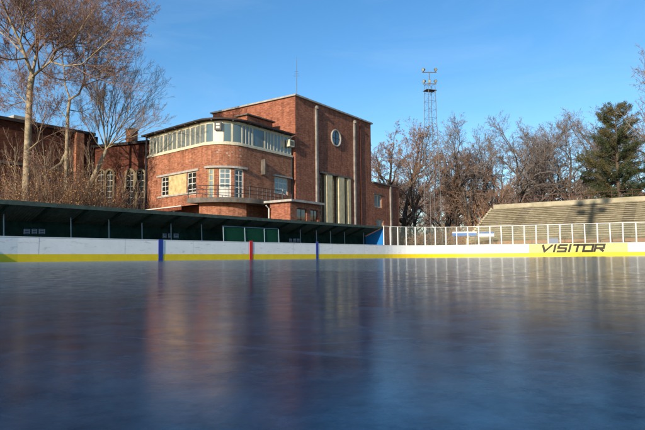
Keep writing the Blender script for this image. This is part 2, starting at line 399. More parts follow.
# boards
rb=root('rink_boards',(P0.x,P0.y,0),'long white ice rink boards with a yellow kick strip, running round the ice','rink boards')
b=MB(); b.box(RP,0,RP.L,0,.09,.385,BH-.03,.6); b.build('board_panel',M['board'],rb)
b=MB(); b.box(RP,0,RP.L,-.012,.10,-.01,.382,.6); b.build('kick_strip',M['kick'],rb)
b=MB(); b.box(RP,0,RP.L,-.018,.12,BH-.028,BH,.6); b.build('top_rail',M['board'],rb)
def rs(px): # path distance of a pixel column on the boards
    return RP.hit(px,250)[0]
for px,w,m,nm,zt in ((160.5,.31,'blueline','blue_line',BH+.02),(251,.28,'redline','red_line',BH+.08),(317,.26,'blueline','blue_line',BH+.16)):
    s=rs(px); q=MB(); q.box(RP,s-w/2,s+w/2,-.034,-.0,-.005,zt); q.build(nm,M[m],rb)
q=MB(); s=s_zero-3
k=0
while s<RP.L-1:
    q=MB(); q.box(RP,s-.005,s+.005,-.0035,.02,.39,BH-.03); s+=4.84; q.build('panel_seam',M['seam'],rb)
# advertising panel
sa,sb=rs(529),rs(628)
q=MB(); q.box(RP,sa,sb,-.006,-.002,.386,BH-.03,.6); q.build('advertising_banner',M['adyellow'],rb)
# lettering VISITOR
def stroke(mb,pts,w,s0,z0,H,W,shear=.28):
    """thick polyline in letter space (0..1 both) mapped on the boards"""
    P=[Vector((x*W,y*H)) for x,y in pts]
    for i in range(len(P)-1):
        a,b_=P[i],P[i+1]; d=(b_-a).normalized(); n=Vector((-d.y,d.x))*w/2; a2=a-d*w*.45; b2=b_+d*w*.45
        c=[a2+n,b2+n,b2-n,a2-n]
        F_=[RP(s0+v.x+v.y*shear,-.012-.0006*(i%2),z0+v.y) for v in c]; B_=[RP(s0+v.x+v.y*shear,-.006,z0+v.y) for v in c]
        mb.quad(*F_[::-1])
        for k in range(4): mb.quad(F_[k],F_[(k+1)%4],B_[(k+1)%4],B_[k])
LET={'V':([[(0,1),(.34,0),(1,1)]],1.15),'I':([[(.5,0),(.5,.74)]],.3),'S':([[(1,1),(.12,1),(.0,.82),(0,.55),(.95,.5),(1,.3),(1,0),(0,0)]],1.0),
     'T':([[(0,1),(1.1,1)],[(.5,1),(.5,0)]],1.0),'O':([[(0,0),(0,1),(1,1),(1,0),(0,0)]],1.1),'R':([[(0,0),(0,1),(1,1),(1,.45),(.1,.45)],[(.5,.45),(1,0)]],1.05),
     'i':([[(.5,0),(.5,.68)],[(.5,.92),(.5,1.02)]],.3)}
s0,s1=rs(541.5),rs(606.5); tot=sum(LET[c][1] for c in 'ViSiTOiR'.replace('Oi','O'))
word='ViSiTOR'; adv=[LET[c][1] for c in word]; gap=.32; unit=(s1-s0-.3)/(sum(adv)+gap*(len(word)-1))
x=s0; HH=.58; zb=.50
q=MB()
for c,w_ in zip(word,adv):
    for st in LET[c][0]: stroke(q,st,.20,x,zb,HH,unit*w_)
    x+=unit*(w_+gap)
q.build('lettering',M['ink'],rb)
for px in (535,618.5):
    s=rs(px); q=MB(); n=28
    for rad,wd in ((.27,.04),):
        for k in range(n):
            a0=2*math.pi*k/n;a1=2*math.pi*(k+1)/n
            pp=[(rad,a0),(rad,a1),(rad-wd,a1),(rad-wd,a0)]
            q.quad(*[RP(s+r*1.5*math.cos(a),-.012,.80+r*math.sin(a)) for r,a in pp])
    q.box(RP,s-.27,s+.27,-.012,-.007,.77,.84); q.box(RP,s-.12,s+.16,-.012,-.007,.66,.70); q.box(RP,s-.16,s+.12,-.012,-.007,.91,.95)
    q.build('emblem',M['emblem'],rb)

# protective screen
gs=rs(384.6); sg=root('protective_screen',tuple(RP(gs,.05,BH)),'clear protective screen on white posts above the far rink boards','rink glass')
gh=3.02; s=gs; posts=[]
while s<RP.L-.2: posts.append(s); s+=1.07
for i,s in enumerate(posts):
    q=MB(); q.box(RP,s-.045,s+.045,.03,.10,BH+.001,gh+.03); q.build('post',M['postwhite'],sg)
    if i<len(posts)-1:
        t=posts[i+1]; q=MB(); q.box(RP,s+.047,t-.047,.055,.067,BH+.003,gh,.6); pn=q.build('pane',M['rinkglass'],sg)
q=MB(); q.box(RP,posts[0]-.05,posts[-1],.045,.085,gh+.031,gh+.07,.6); q.build('top_rail',M['postwhite'],sg)
q=MB(); q.box(RP,rs(549.5),rs(558.5),-.0,.028,BH+.02,BH+.50,.6); o=q.build('poster_board',M['sticker'],None); tag(o,'small grey poster board behind the rink screen above the banner','sign')

# ------------------------------------------------------------------ players shelter along the left boards
LW=frame(P0,D)   # a along wall, b positive = behind boards
def lt(px):
    return hit(P0+Vector((-D.y,D.x))*1.35,D,px,235)[0]
sh=root('players_shelter',(P0.x,P0.y,0),'long dark lean-to shelter with thin posts behind the left boards','shelter')
t0,t1=-12.0,hit(P0,D,384.2,250)[0]
q=MB()
for i in range(int((t1-t0)/.16)):     # corrugated roof sheet, high front edge, falling to the back
    a=t0+i*.16
    for k in range(4):
        u=a+.04*k; w=u+.04; h0=.02*math.cos(math.pi*k/2); h1=.02*math.cos(math.pi*(k+1)/2)
        q.quad(LW(u,.10,2.92+h0),LW(w,.10,2.92+h1),LW(w,2.3,2.12+h1),LW(u,2.3,2.12+h0))
q.build('roof',M['shelterroof'],sh)
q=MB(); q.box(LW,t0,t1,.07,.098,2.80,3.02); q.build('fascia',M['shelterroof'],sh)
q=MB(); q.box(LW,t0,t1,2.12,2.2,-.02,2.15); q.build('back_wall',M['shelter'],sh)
q=MB()
for i in range(int((t1-t0)/2.05)):
    a=t0+2.05*i; q.quad(*[LW(a+.04,b_,z) for b_,z in ((.12,2.72),(.12,2.88),(2.1,2.16),(2.1,2.02))]); q.quad(*[LW(a+.09,b_,z) for b_,z in ((.12,2.72),(.12,2.88),(2.1,2.16),(2.1,2.02))]); q.quad(LW(a+.04,.12,2.72),LW(a+.09,.12,2.72),LW(a+.09,2.1,2.02),LW(a+.04,2.1,2.02))
q.build('rafters',M['shelter'],sh)
for px in (-62,5,72,110,143,172,202.5,301,317,331,345,364):
    a=lt(px); q=MB(); q.tube([LW(a,1.35,-.02),LW(a-.10,1.35,2.42)],.036,6); q.build('post',M['tealpost'],sh)
q=MB(); q.quad(LW(t1,.12,-.02),LW(t1,2.12,-.02),LW(t1,2.12,2.1),LW(t1,.12,2.86)); q.quad(LW(t1+.05,.12,-.02),LW(t1+.05,.12,2.86),LW(t1+.05,2.12,2.1),LW(t1+.05,2.12,-.02)); q.quad(LW(t1,.12,-.02),LW(t1,.12,2.86),LW(t1+.05,.12,2.86),LW(t1+.05,.12,-.02)); q.build('end_panel',M['bluepanel'],sh)
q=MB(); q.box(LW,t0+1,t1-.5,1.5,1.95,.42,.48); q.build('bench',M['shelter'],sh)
for px0,pxs in ((24,((24,30),(32,37),(39,45))),(163,((163,166.5),(168.5,171),(174,178.5))),(290,((289.5,292),(293.5,296),(297,299.5)))):
    y0={24:229,163:233.5,290:238.5}[px0]; y1={24:234,163:238,290:241.8}[px0]
    for k,(x0,x1) in enumerate(pxs):
        A=P0+Vector((-D.y,D.x))*1.3
        a0,z1=hit(A,D,x0,y0); a1,z0=hit(A,D,x1,y1)
        q=MB(); q.box(LW,a0,a1,1.30,1.33,z0,z1); o=q.build('notice_sign',M['sticker'],sh)
        q=MB(); n=3
        for j in range(n):
            zz=z0+(z1-z0)*(j+.3)/n; q.box(LW,a0+.04,a1-.04,1.29,1.299,zz,zz+(z1-z0)*.14)
        q.build('print',M['shelter'],o)
    q=MB(); A0=hit(A,D,pxs[0][0]-1,250)[0]; A1=hit(A,D,pxs[-1][1]+1,250)[0]; q.box(LW,A0,A1,1.34,1.37,.0,z0+.05); q.build('back_board',M['shelter'],sh)
# green netting
ns=root('netting_screen',tuple(LW(16,.35,0)),'green netting screen between pale posts under the dark shelter roof','netting')
cols=[224,245.5,265,279.3]
A=P0+Vector((-D.y,D.x))*.35
for i,px in enumerate(cols):
    a=hit(A,D,px,250)[0]; q=MB(); q.tube([LW(a,.35,-.02),LW(a-.03,.36,1.4),LW(a-.06,.38,2.30)],.035,6); q.build('post',M['tealpost'],ns)
    if i<3:
        c=hit(A,D,cols[i+1],250)[0]; q=MB()
        n=6
        for u in range(n):
            x0=a+(c-a)*u/n; x1=a+(c-a)*(u+1)/n; w0=.012*math.sin(u*1.1); w1=.012*math.sin((u+1)*1.1)
            q.quad(LW(x0+.03,.37+w0,.3),LW(x1+.03,.37+w1,.3),LW(x1-.05,.38+w1,2.26),LW(x0-.05,.38+w0,2.26))
        q.build('net',M['net'],ns)
a0=hit(A,D,224,250)[0]; a1=hit(A,D,279.3,250)[0]
q=MB(); q.tube([LW(a0-.12,.4,2.3),LW(a1-.12,.4,2.3)],.025,6); q.build('top_rail',M['tealpost'],ns)

# ------------------------------------------------------------------ main brick building
C=Vector((gx(296,58),58)); d=Vector((.575,.818)).normalized(); e=Vector((-d.y,d.x))
bd=root('brick_building',(C.x,C.y,0),'tall red brick building with a rounded glazed wing and round window','building')
FR=frame(C,d)
H1=hit(C,d,297,95.5)[1]; A1=hit(C,d,371,150)[0]; A2=hit(C,d,399,200)[0]
print('main H',H1,'len',A1,A2, 'H@371',hit(C,d,371,124)[1])
H2=hit(C,d,373,182)[1]
SL=hit(C,e,222,111); print('left face',SL); LS=SL[0]+1.5
def pr(x0,x1,yt,yb,A=C,dd=d):
    xm=(x0+x1)/2; return hit(A,dd,x0,(yt+yb)/2)[0],hit(A,dd,x1,(yt+yb)/2)[0],hit(A,dd,xm,yb)[1],hit(A,dd,xm,yt)[1]
wins=[pr(320,326,176,226),pr(332,338,177,226),pr(344,347.5,178,226)]
o1=pr(320,350,176,226)
ops=[(o1[0],o1[1],2.0,o1[3])]
wl=MB(); wall(wl,FR,0,A1,-.1,H1-.12,ops,depth=.45)
wl.quad(FR(0,0,-.1),FR(0,0,H1-.12),FR(0,LS,H1-.12),FR(0,LS,-.1))
wl.quad(FR(A1,0,-.1),FR(A1,LS,-.1),FR(A1,LS,H1-.12),FR(A1,0,H1-.12))
wl.quad(FR(0,LS,-.1),FR(0,LS,H1-.12),FR(A1,LS,H1-.12),FR(A1,LS,-.1))
wl.build('wall',M['brick'],bd)
r=MB(); r.box(FR,-.22,A1+.22,-.22,LS+.22,H1-.117,H1+.06); r.build('roof',M['concrete'],bd)
# tall stair windows with cream piers
def px2a(x): return hit(C,d,x,200)[0]
bounds=[320,326.2,332,338.3,344,347.6,350.2]
top=o1[3]
for i in range(6):
    a0,a1=px2a(bounds[i]),px2a(bounds[i+1])
    if i%2:
        q=MB(); q.box(FR,a0,a1,-.10,.43,2.02,top-.003); q.build('pier',M['creamstone'],bd)
    else: window(bd,FR,a0+.01,a1-.01,2.02,top-.005,M['rust'],M['glassdark'],cols=2,rows=14,fw=.06,b=.28,mw=.035)
q=MB(); q.box(FR,o1[0]-.15,o1[1]+.15,-.14,.04,top,top+.22); q.build('lintel',M['dark_conc'],bd)
# pilasters
for px,yt in ((315.6,107),(353.6,121.5)):
    a,z=hit(C,d,px,yt); q=MB(); q.box(FR,a-.15,a+.15,-.22,-.002,-.1,z-.25); q.tube([FR(a,-.14,z-.26),FR(a,-.14,z+.02),FR(a,-.14,z+.14)],[.24,.24,.08],10); q.build('pilaster',M['pilaster'],bd)
q=MB(); a=px2a(360.5); q.tube([FR(a,-.08,0),FR(a,-.08,H1-.4)],.06,6); q.build('downpipe',M['rust'],bd)
# oculus
oa,oz=hit(C,d,335.7,138.2); ra=(hit(C,d,340.3,138)[0]-hit(C,d,331.2,138)[0])/2; rz=(hit(C,d,335.7,128.5)[1]-hit(C,d,335.7,148)[1])/2; orad=(ra+rz)/2
q=MB(); n=32
prof=[(.97,0),(.97,-.12),(.90,-.15),(.80,-.10),(.79,0.0)]
for k in range(n):
    for j in range(len(prof)-1):
        def pt(kk,jj):
            t=2*math.pi*kk/n; rr,bb=prof[jj]; return FR(oa+rr*orad*math.cos(t),bb-.002,oz+rr*orad*math.sin(t))
        q.quad(pt(k,j),pt(k+1,j),pt(k+1,j+1),pt(k,j+1))
oc=q.build('round_window',M['concrete'],bd,True)
q=MB(); q.quad(*[FR(oa+.795*orad*math.cos(2*math.pi*k/n),-.02,oz+.795*orad*math.sin(2*math.pi*k/n)) for k in range(n)][::1]); q.build('pane',M['glassdark'],oc)
q=MB(); q.box(FR,oa-.04,oa+.04,-.06,-.022,oz-orad*.7,oz+orad*.7); q.box(FR,oa-orad*.7,oa+orad*.7,-.055,-.024,oz-.035,oz+.035); q.build('glazing_bar',M['dark_conc'],oc)
# annex
wv=[pr(374.5,382,195,207.5),pr(376.5,383.5,219.5,227)]
wl=MB(); wall(wl,FR,A1,A2,-.1,H2-.12,wv)
wl.quad(FR(A2,0,-.1),FR(A2,10,-.1),FR(A2,10,H2-.12),FR(A2,0,H2-.12)); wl.quad(FR(A1,10,-.1),FR(A1,10,H2-.12),FR(A2,10,H2-.12),FR(A2,10,-.1))
wl.build('wall',M['brick'],bd)
r=MB(); r.box(FR,A1+.225,A2+.15,-.15,10,H2-.117,H2+.06); r.build('roof',M['dark_conc'],bd)
for w_ in wv: window(bd,FR,*w_,M['cream'],M['glasspale'],cols=2,rows=1,fw=.12,b=.12,mw=.14)
q=MB(); a=hit(C,d,390.2,200)[0]; q.box(FR,a-.16,a+.16,-.2,-.002,-.1,hit(C,d,390.2,187)[1]); q.build('pilaster',M['pilaster'],bd)
q=MB(); q.box(FR,wv[0][0]-.2,wv[0][1]+.2,-.06,.03,wv[0][3],wv[0][3]+.18); q.build('lintel',M['dark_conc'],bd)
# step on the far edge of the main block
q=MB(); q.box(FR,A1+.002,A1+.75,1.4,6,H2,H1-2.6); q.build('chimney_stack',M['brick'],bd)
# antenna
q=MB(); p=at(296.6,94,60.5); zt=at(296.6,57,60.5).z; q.tube([(p.x,p.y,H1+.1),(p.x,p.y,zt)],[.045,.02],5)
for k,zz in enumerate((.5,1.0,1.5)): q.tube([(p.x-.35+.08*k,p.y,H1+2.6+zz*.5),(p.x+.35-.08*k,p.y,H1+2.6+zz*.5)],.015,4)
q.build('antenna',M['steel'],bd)

# --- rounded wing
WL=Vector((-18.0,57.6)); WR=Vector((-3.05,57.6)); wd0=Vector((.747,-.664)).normalized(); wd1=Vector((.575,.818)).normalized()
WR=C+d*(-.35)+e*.25
WX=isect(WL,wd0,WR,wd1)
WP=Path(fillet(tuple(WL),tuple(wd0),tuple(WR),tuple(wd1),tuple(WX),2.9,n=16))
zs=sum(WP.hit(x,y)[1] for x,y in ((204,143.8),(221,141.6),(252,146),(286,154)))/4
ze=sum(WP.hit(x,y)[1] for x,y in ((200,121.5),(227,119),(263,127),(290,134.5)))/4
print('wing sill',zs,'eave',ze,[round(WP.hit(x,y)[1],2) for x,y in ((150,155.5),(204,143.8),(221,141.6),(252,146),(286,154))],[round(WP.hit(x,y)[1],2) for x,y in ((150,136),(200,121.5),(227,119),(263,127),(290,134.5))])
def wr(x0,x1,yt,yb):
    xm=(x0+x1)/2; return WP.hit(x0,(yt+yb)/2)[0],WP.hit(x1,(yt+yb)/2)[0],WP.hit(xm,yb)[1],WP.hit(xm,yt)[1]
lowL=wr(158.5,197,174.5,196); # recessed strip
w1=wr(161,168.5,176.5,196); w2=wr(187,196,172,195); mid=wr(169,186.5,174,196)
dr=[wr(208,214,168.5,196),wr(218.8,231.2,168,196),wr(234.5,243.5,168.5,196)]
wR=wr(274.5,288,177.5,194.5)
zb=5.5
zt_low=max(w1[3],w2[3]); zt_low=(w1[3]+w2[3])/2
opsW=[(w1[0],w1[1],w1[2],zt_low),(w2[0],w2[1],w2[2],zt_low)]
zt_d=sum(x[3] for x in dr)/3
for x in dr: opsW.append((x[0],x[1],zb,zt_d))
opsW.append(wR)
fin=wr(261.2,263.0,160,175)
STEP=.45
wl=MB(); wall(wl,WP,0,WP.L,-.1,zs-.22,opsW,depth=.22,step=STEP); 
# left return wall
LR=frame(WL,(-wd0.y*-1,0)) if False else None
nb=Vector((-wd0.y,wd0.x))
wl.quad((WL.x,WL.y,-.1),(WL.x,WL.y,zs-.22),(WL.x+nb.x*7,WL.y+nb.y*7,zs-.22),(WL.x+nb.x*7,WL.y+nb.y*7,-.1))
wl.build('wall',M['brick_wing'],bd)
# cream sill band, glazing band, lintel band
q=MB(); q.box(WP,-.12,WP.L+.1,-.10,.3,zs-.217,zs-.0,STEP); q.build('sill_band',M['cream'],bd)
q=MB(); q.box(WP,-.08,WP.L+.1,-.04,.3,ze-.30,ze-.16,STEP); q.build('lintel_band',M['cream'],bd)
gz0,gz1=zs+.003,ze-.303
def ws(px): return WP.hit(px,140)[0]
cells=[(149.5,153,'g',1)]
for a_,b_ in ((153,163.2),(163.2,176.6),(176.6,190),(190,205.2)): cells.append((a_,b_,'g',3))
cells+= [(205.2,213.8,'w',1),(213.8,223,'p',0),(223,232.2,'w',1),(232.2,242.6,'w',1),(242.6,252.8,'t',3),(252.8,265,'w',1),(265,274,'g',3),(274,284,'g',3),(284,294,'g',2)]
for a_,b_,kd,n_ in cells:
    x0=max(.0,ws(a_)); x1=min(WP.L,ws(b_))
    if x1-x0<.1: continue
    if kd=='p':
        q=MB(); q.box(WP,x0,x1,-.01,.06,gz0,gz1,.3); q.build('white_panel',M['white'],bd); xp=(x0+x1)/2; continue
    gm={'g':M['glassmid'],'w':M['glass'],'t':M['glasspale']}[kd]
    window(bd,WP,x0+.012,x1-.012,gz0,gz1,M['cream'],gm,cols=n_,rows=1,fw=.085,b=.02,step=.3,mw=.11)
# dark soffit backing so nothing shows through, roof slab
q=MB()
cen=(WL+WR)/2+nb*3
def offpoly(off,z):
    pts=[WP(s,-off,z) for s in [WP.L*i/60 for i in range(61)]]
    back=[Vector((C.x,C.y,z))+Vector((*(e*7.5),0))+Vector((*(d*-.0),0)), Vector((WL.x+nb.x*6.5-wd0.x*off,WL.y+nb.y*6.5-wd0.y*off,z))]
    first=WP(-off,-off,z); last=WP(WP.L,-off,z)
    return [first]+pts[2:]+back
pa=offpoly(.55,ze-.12); pb=offpoly(.55,ze+.03)
q.quad(*pb); q.quad(*pa[::-1])
for i in range(len(pa)): j=(i+1)%len(pa); q.quad(pa[i],pa[j],pb[j],pb[i])
rf=q.build('roof',M['roof'],bd)
s=.3
while s<WP.L-.2:
    q=MB(); q.box(WP,s-.05,s+.05,-.50,-.05,ze-.21,ze-.135); s+=1.7
    q.build('rafter',M['dark_conc'],rf)
# clock box on the white panel
cx0,cx1,cz0,cz1=wr(215.4,221.6,122.3,130.5)
q=MB(); q.box(WP,cx0,cx1,-.30,-.012,cz0,cz1); bx=q.build('display_box',M['darkmetal'],bd)
q=MB(); zm=(cz0+cz1)/2; q.box(WP,cx0+.14,cx1-.14,-.31,-.302,cz0+.14,zm-.03); q.box(WP,cx0+.14,cx1-.14,-.31,-.302,zm+.04,cz1-.14); q.build('display_face',M['white'],bx)
# air conditioner
ax0,ax1,az0,az1=wr(285.8,290.6,140.5,147.2)
q=MB(); q.box(WP,ax0,ax1,-.5,-.045,az0,az1); ac=q.build('air_conditioner',M['cream'],bd)
q=MB(); q.box(WP,ax0+.12,ax1-.12,-.51,-.502,az0+.12,az1-.12); q.build('grille',M['dark_conc'],ac)
# low windows
for w_ in (opsW[0],opsW[1]): window(bd,WP,*w_,M['white'],M['glassdark'],cols=2,rows=4,fw=.1,b=.08,mw=.06,step=.5)
q=MB(); q.box(WP,mid[0],mid[1],-.03,-.002,w1[2],zt_low-.05,.5); q.build('plaster_panel',M['plaster'],bd)
q=MB(); q.box(WP,lowL[0]-.2,lowL[1]+.3,-.14,-.0,zt_low+.003,zt_low+.2,.5); q.build('lintel',M['concrete'],bd)
q=MB(); q.box(WP,lowL[0]-.1,lowL[1]+.1,-.10,-.0,w1[2]-.15,w1[2]-.003,.5); q.build('window_sill',M['concrete'],bd)
window(bd,WP,dr[0][0],dr[0][1],zb,zt_d,M['plaster'],M['glasspale'],cols=1,rows=5,fw=.12,b=.06,step=.3,mw=.07)
window(bd,WP,dr[1][0],dr[1][1],zb,zt_d,M['white'],M['glasspale'],cols=2,rows=6,fw=.13,b=.06,step=.3,mw=.06,panel=.38,nm='balcony_door')
window(bd,WP,dr[2][0],dr[2][1],zb,zt_d,M['white'],M['glassdark'],cols=2,rows=5,fw=.12,b=.06,step=.3,mw=.06)
q=MB(); q.box(WP,dr[0][0]-.25,dr[2][1]+.35,-.22,-.0,zt_d+.003,zt_d+.2,.3); q.build('lintel',M['concrete'],bd)
window(bd,WP,*wR,M['white'],M['glasspale'],cols=3,rows=3,fw=.12,b=.08,mw=.08)
q=MB(); q.box(WP,wR[0]-.3,wR[1]+.4,-.3,-.0,wR[3]+.003,wR[3]+.14); q.build('lintel',M['concrete'],bd)
q=MB(); q.box(WP,fin[0]-.05,fin[0]+.1,-.55,-.002,fin[2],fin[3]); q.build('wall_fin',M['dark_conc'],bd)
q=MB(); q.box(WP,ws(291)-.0,ws(291)+.0+.1,-.1,-.0,0,zs-.25); q.build('downpipe',M['darkmetal'],bd)
q=MB(); p=WP(-.28,-.05,0); q.tube([(p.x,p.y,0),(p.x,p.y,ze-.2)],.11,8); q.build('downpipe',M['darkmetal'],bd)
# faint wall patch spots under the glazing
q=MB()
for px,py in ((219,150),(217.5,152),(227,153),(232,152),(240,150),(229,155.5),(241,156)):
    s_,z_=WP.hit(px,py); q.box(WP,s_-.09,s_+.09,-.006,-.001,z_-.05,z_+.04)
q.build('plaster_patch',M['concrete'],bd)
# balcony
b0,b1=ws(203.5),ws(268)
q=MB(); q.box(WP,b0,b1,-1.9,-.002,zb-.46,zb-.02,.35); bal=q.build('balcony',M['dark_conc'],bd)
q=MB(); q.box(WP,b0+.4,ws(240),-1.0,-.002,-.1,zb-.463,.35); q.build('balcony_base',M['brick_wing'],bd)
q=MB(); n=int((b1-b0)/.55)
for k in range(n+1):
    s=b0+.05+(b1-b0-.1)*k/n; q.tube([WP(s,-1.82,zb-.02),WP(s,-1.82,zb+1.02)],.036 if k%3 else .05,5)
for hz in (.35,.68,1.02):
    q.tube([WP(b0+.05+(b1-b0-.1)*k/40,-1.82,zb+hz) for k in range(41)],.032,5)
q.tube([WP(b0+.05,-1.82,zb+1.02),WP(b0+.05,-.05,zb+1.02)],.022,5)
q.build('railing',M['darkmetal'],bal)
# stair flight down to the right
s1_=b1; q=MB(); N_=14
for k in range(N_):
    a=s1_+k*.28; z=zb-.02-(k+1)*.175; q.box(WP,a,a+.28,-1.9,-.4,z-.32,z)
st=q.build('outside_stair',M['dark_conc'],bd)
q=MB(); q.tube([WP(s1_,-1.85,zb+1.0),WP(s1_+N_*.28,-1.85,zb+1.0-N_*.175)],.03,5); q.tube([WP(s1_,-1.85,zb+.5),WP(s1_+N_*.28,-1.85,zb+.5-N_*.175)],.024,5)
for k in range(0,N_+1,3): q.tube([WP(s1_+k*.28,-1.85,zb-.1-k*.175),WP(s1_+k*.28,-1.85,zb+1.0-k*.175)],.03,5)
q.build('handrail',M['darkmetal'],st)
# low canopy in front of the wing
c0=WP.hit(141,200)[0]; c1=ws(204)
q=MB()
for a_,b_ in ((c0,c1),): 
    q.quad(WP(a_,-2.6,4.72),WP(b_,-2.6,4.72),WP(b_,-.02,5.12),WP(a_,-.02,5.12)); q.quad(WP(a_,-2.6,4.6),WP(a_,-.02,5.0),WP(b_,-.02,5.0),WP(b_,-2.6,4.6)); q.quad(WP(a_,-2.6,4.4),WP(b_,-2.6,4.4),WP(b_,-2.6,4.72),WP(a_,-2.6,4.72)); q.quad(WP(a_,-2.6,4.42),WP(a_,-2.6,4.72),WP(a_,-.02,5.12),WP(a_,-.02,5.0))
cn=q.build('canopy',M['rust'],bd)
q=MB(); q.box(WP,c0-.05,c1,-2.68,-2.605,4.70,4.78); q.build('edge_trim',M['white'],cn)
for px in (150,163,181,196): a=ws(px); q=MB(); q.box(WP,a-.08,a+.08,-2.4,-2.25,-.1,4.6); q.build('canopy_post',M['concrete'],cn)
# roof housing on the wing
hp=WP.hit(248,115)[0]; 
RH=frame(C+e*2.2+d*-5.0,d)
zh=ze+.0
q=MB(); q.box(RH,0,3.9,0,1.3,zh,zh+1.45); q.build('roof_housing',M['brick'],bd)
q=MB(); q.box(RH,-.25,4.1,-.25,1.5,zh+1.453,zh+1.58); q.build('roof_housing_cap',M['dark_conc'],bd)

# ------------------------------------------------------------------ kiosk with flat roof in front
K=Vector((gx(289.5,50),50)); KF=frame(K,d)
kr=root('entrance_kiosk',(K.x,K.y,0),'small brick porch with a pale flat roof in front of the tall windows','porch')
kz=hit(K,d,290.5,199.5)[1]; ka=hit(K,d,321,204)[0]
ko=[pr(297,309,207,222,K,d)]
q=MB(); wall(q,KF,.15,ka-.2,-.1,kz-.2,[(1.1,2.6,2.6,kz-.7),(3.2,4.4,2.6,kz-.7)],depth=.2)
q.quad(KF(.15,0,-.1),KF(.15,0,kz-.2),KF(.15,2.4,kz-.2),KF(.15,2.4,-.1)); q.quad(KF(ka-.2,0,-.1),KF(ka-.2,2.4,-.1),KF(ka-.2,2.4,kz-.2),KF(ka-.2,0,kz-.2)); q.quad(KF(.15,2.4,-.1),KF(.15,2.4,kz-.2),KF(ka-.2,2.4,kz-.2),KF(ka-.2,2.4,-.1))
q.build('wall',M['brick'],kr)
q=MB(); q.box(KF,-.25,ka,-.45,2.8,kz-.197,kz); q.build('roof',M['concrete'],kr)
for x0,x1 in ((1.1,2.6),(3.2,4.4)): window(kr,KF,x0,x1,2.6,kz-.7,M['rust'],M['glassdark'],cols=2,rows=2,fw=.08,b=.08)
q=MB(); q.tube([KF(-.1,2.3,0),KF(-.1,2.3,kz-.7),KF(-.5,2.3,kz-.45)],.06,6); q.build('downpipe',M['white'],kr)

# ------------------------------------------------------------------ old halls on the left
O1=Vector((gx(-150,46),46)); O1e=Vector((gx(89,62.4),62.4)); od=(O1e-O1).normalized(); OF=frame(O1,od); OL=(O1e-O1).length
zo=hit(O1,od,80,132)[1]; print('old H',zo,hit(O1,od,5,120)[1])
oh=root('old_brick_hall',(O1.x,O1.y,0),'dark red brick hall behind the leafless trees at the left edge','building')
q=MB(); wall(q,OF,0,OL,-.1,zo-.2,[(a_,a_+1.1,5.2,7.9) for a_ in [3+2.9*i for i in range(7)]],depth=.25)
q.quad(OF(OL,0,-.1),OF(OL,14,-.1),OF(OL,14,zo-.2),OF(OL,0,zo-.2)); q.quad(OF(0,0,-.1),OF(0,0,zo-.2),OF(0,14,zo-.2),OF(0,14,-.1))
q.build('wall',M['brick_old'],oh)
q=MB(); q.box(OF,-.3,OL+.25,-.4,14,zo-.197,zo+.12); q.build('roof',M['roof'],oh)
q=MB(); q.box(OF,0,OL,-.14,-.002,9.7,9.95); q.build('cornice',M['dark_conc'],oh)
for i in range(7): window(oh,OF,3+2.9*i,4.1+2.9*i,5.2,7.9,M['cream'],M['glassdark'],cols=2,rows=3,fw=.08,b=.1)
for px in (77.5,):
    a=hit(O1,od,px,160)[0]; q=MB(); q.box(OF,a-.45,a+.45,-.5,-.002,-.1,zo-.22); q.build('buttress',M['brick_wing'],oh)
a=hit(O1,od,18,118)[0]; a2=hit(O1,od,40,118)[0]
q=MB(); q.box(OF,a,a2,1,3,zo+.122,zo+.8); q.build('roof_light',M['concrete'],oh)
B2a=Vector(O1e)+Vector((-od.y,od.x))*.6; B2b=Vector((WL.x+nb.x*2.2,WL.y+nb.y*2.2)); bd2=(B2b-B2a).normalized(); BF=frame(B2a,bd2); BL=(B2b-B2a).length
zb2=hit(B2a,bd2,120,144)[1]
ah=root('arched_hall',(B2a.x,B2a.y,0),'brick hall with pale arched windows between the bare trees and rounded wing','building')
q=MB(); q.quad(BF(0,0,-.1),BF(BL,0,-.1),BF(BL,0,zb2-.2),BF(0,0,zb2-.2)); q.quad(BF(0,9,-.1),BF(0,9,zb2-.2),BF(BL,9,zb2-.2),BF(BL,9,-.1)); q.quad(BF(0,0,-.1),BF(0,0,zb2-.2),BF(0,9,zb2-.2),BF(0,9,-.1)); q.build('wall',M['brick_old'],ah)
q=MB(); q.box(BF,-.1,BL-.05,-.3,9,zb2-.197,zb2+.1); q.build('roof',M['roof'],ah)
ca=hit(B2a,bd2,125.5,140)[0]
q=MB(); q.box(BF,ca-.45,ca+.45,.6,1.5,zb2+.102,zb2+1.7); ch=q.build('chimney',M['brick_wing'],ah)
q=MB(); q.box(BF,ca-.52,ca+.52,.53,1.57,zb2+1.703,zb2+1.85); q.build('chimney_cap',M['dark_conc'],ch)
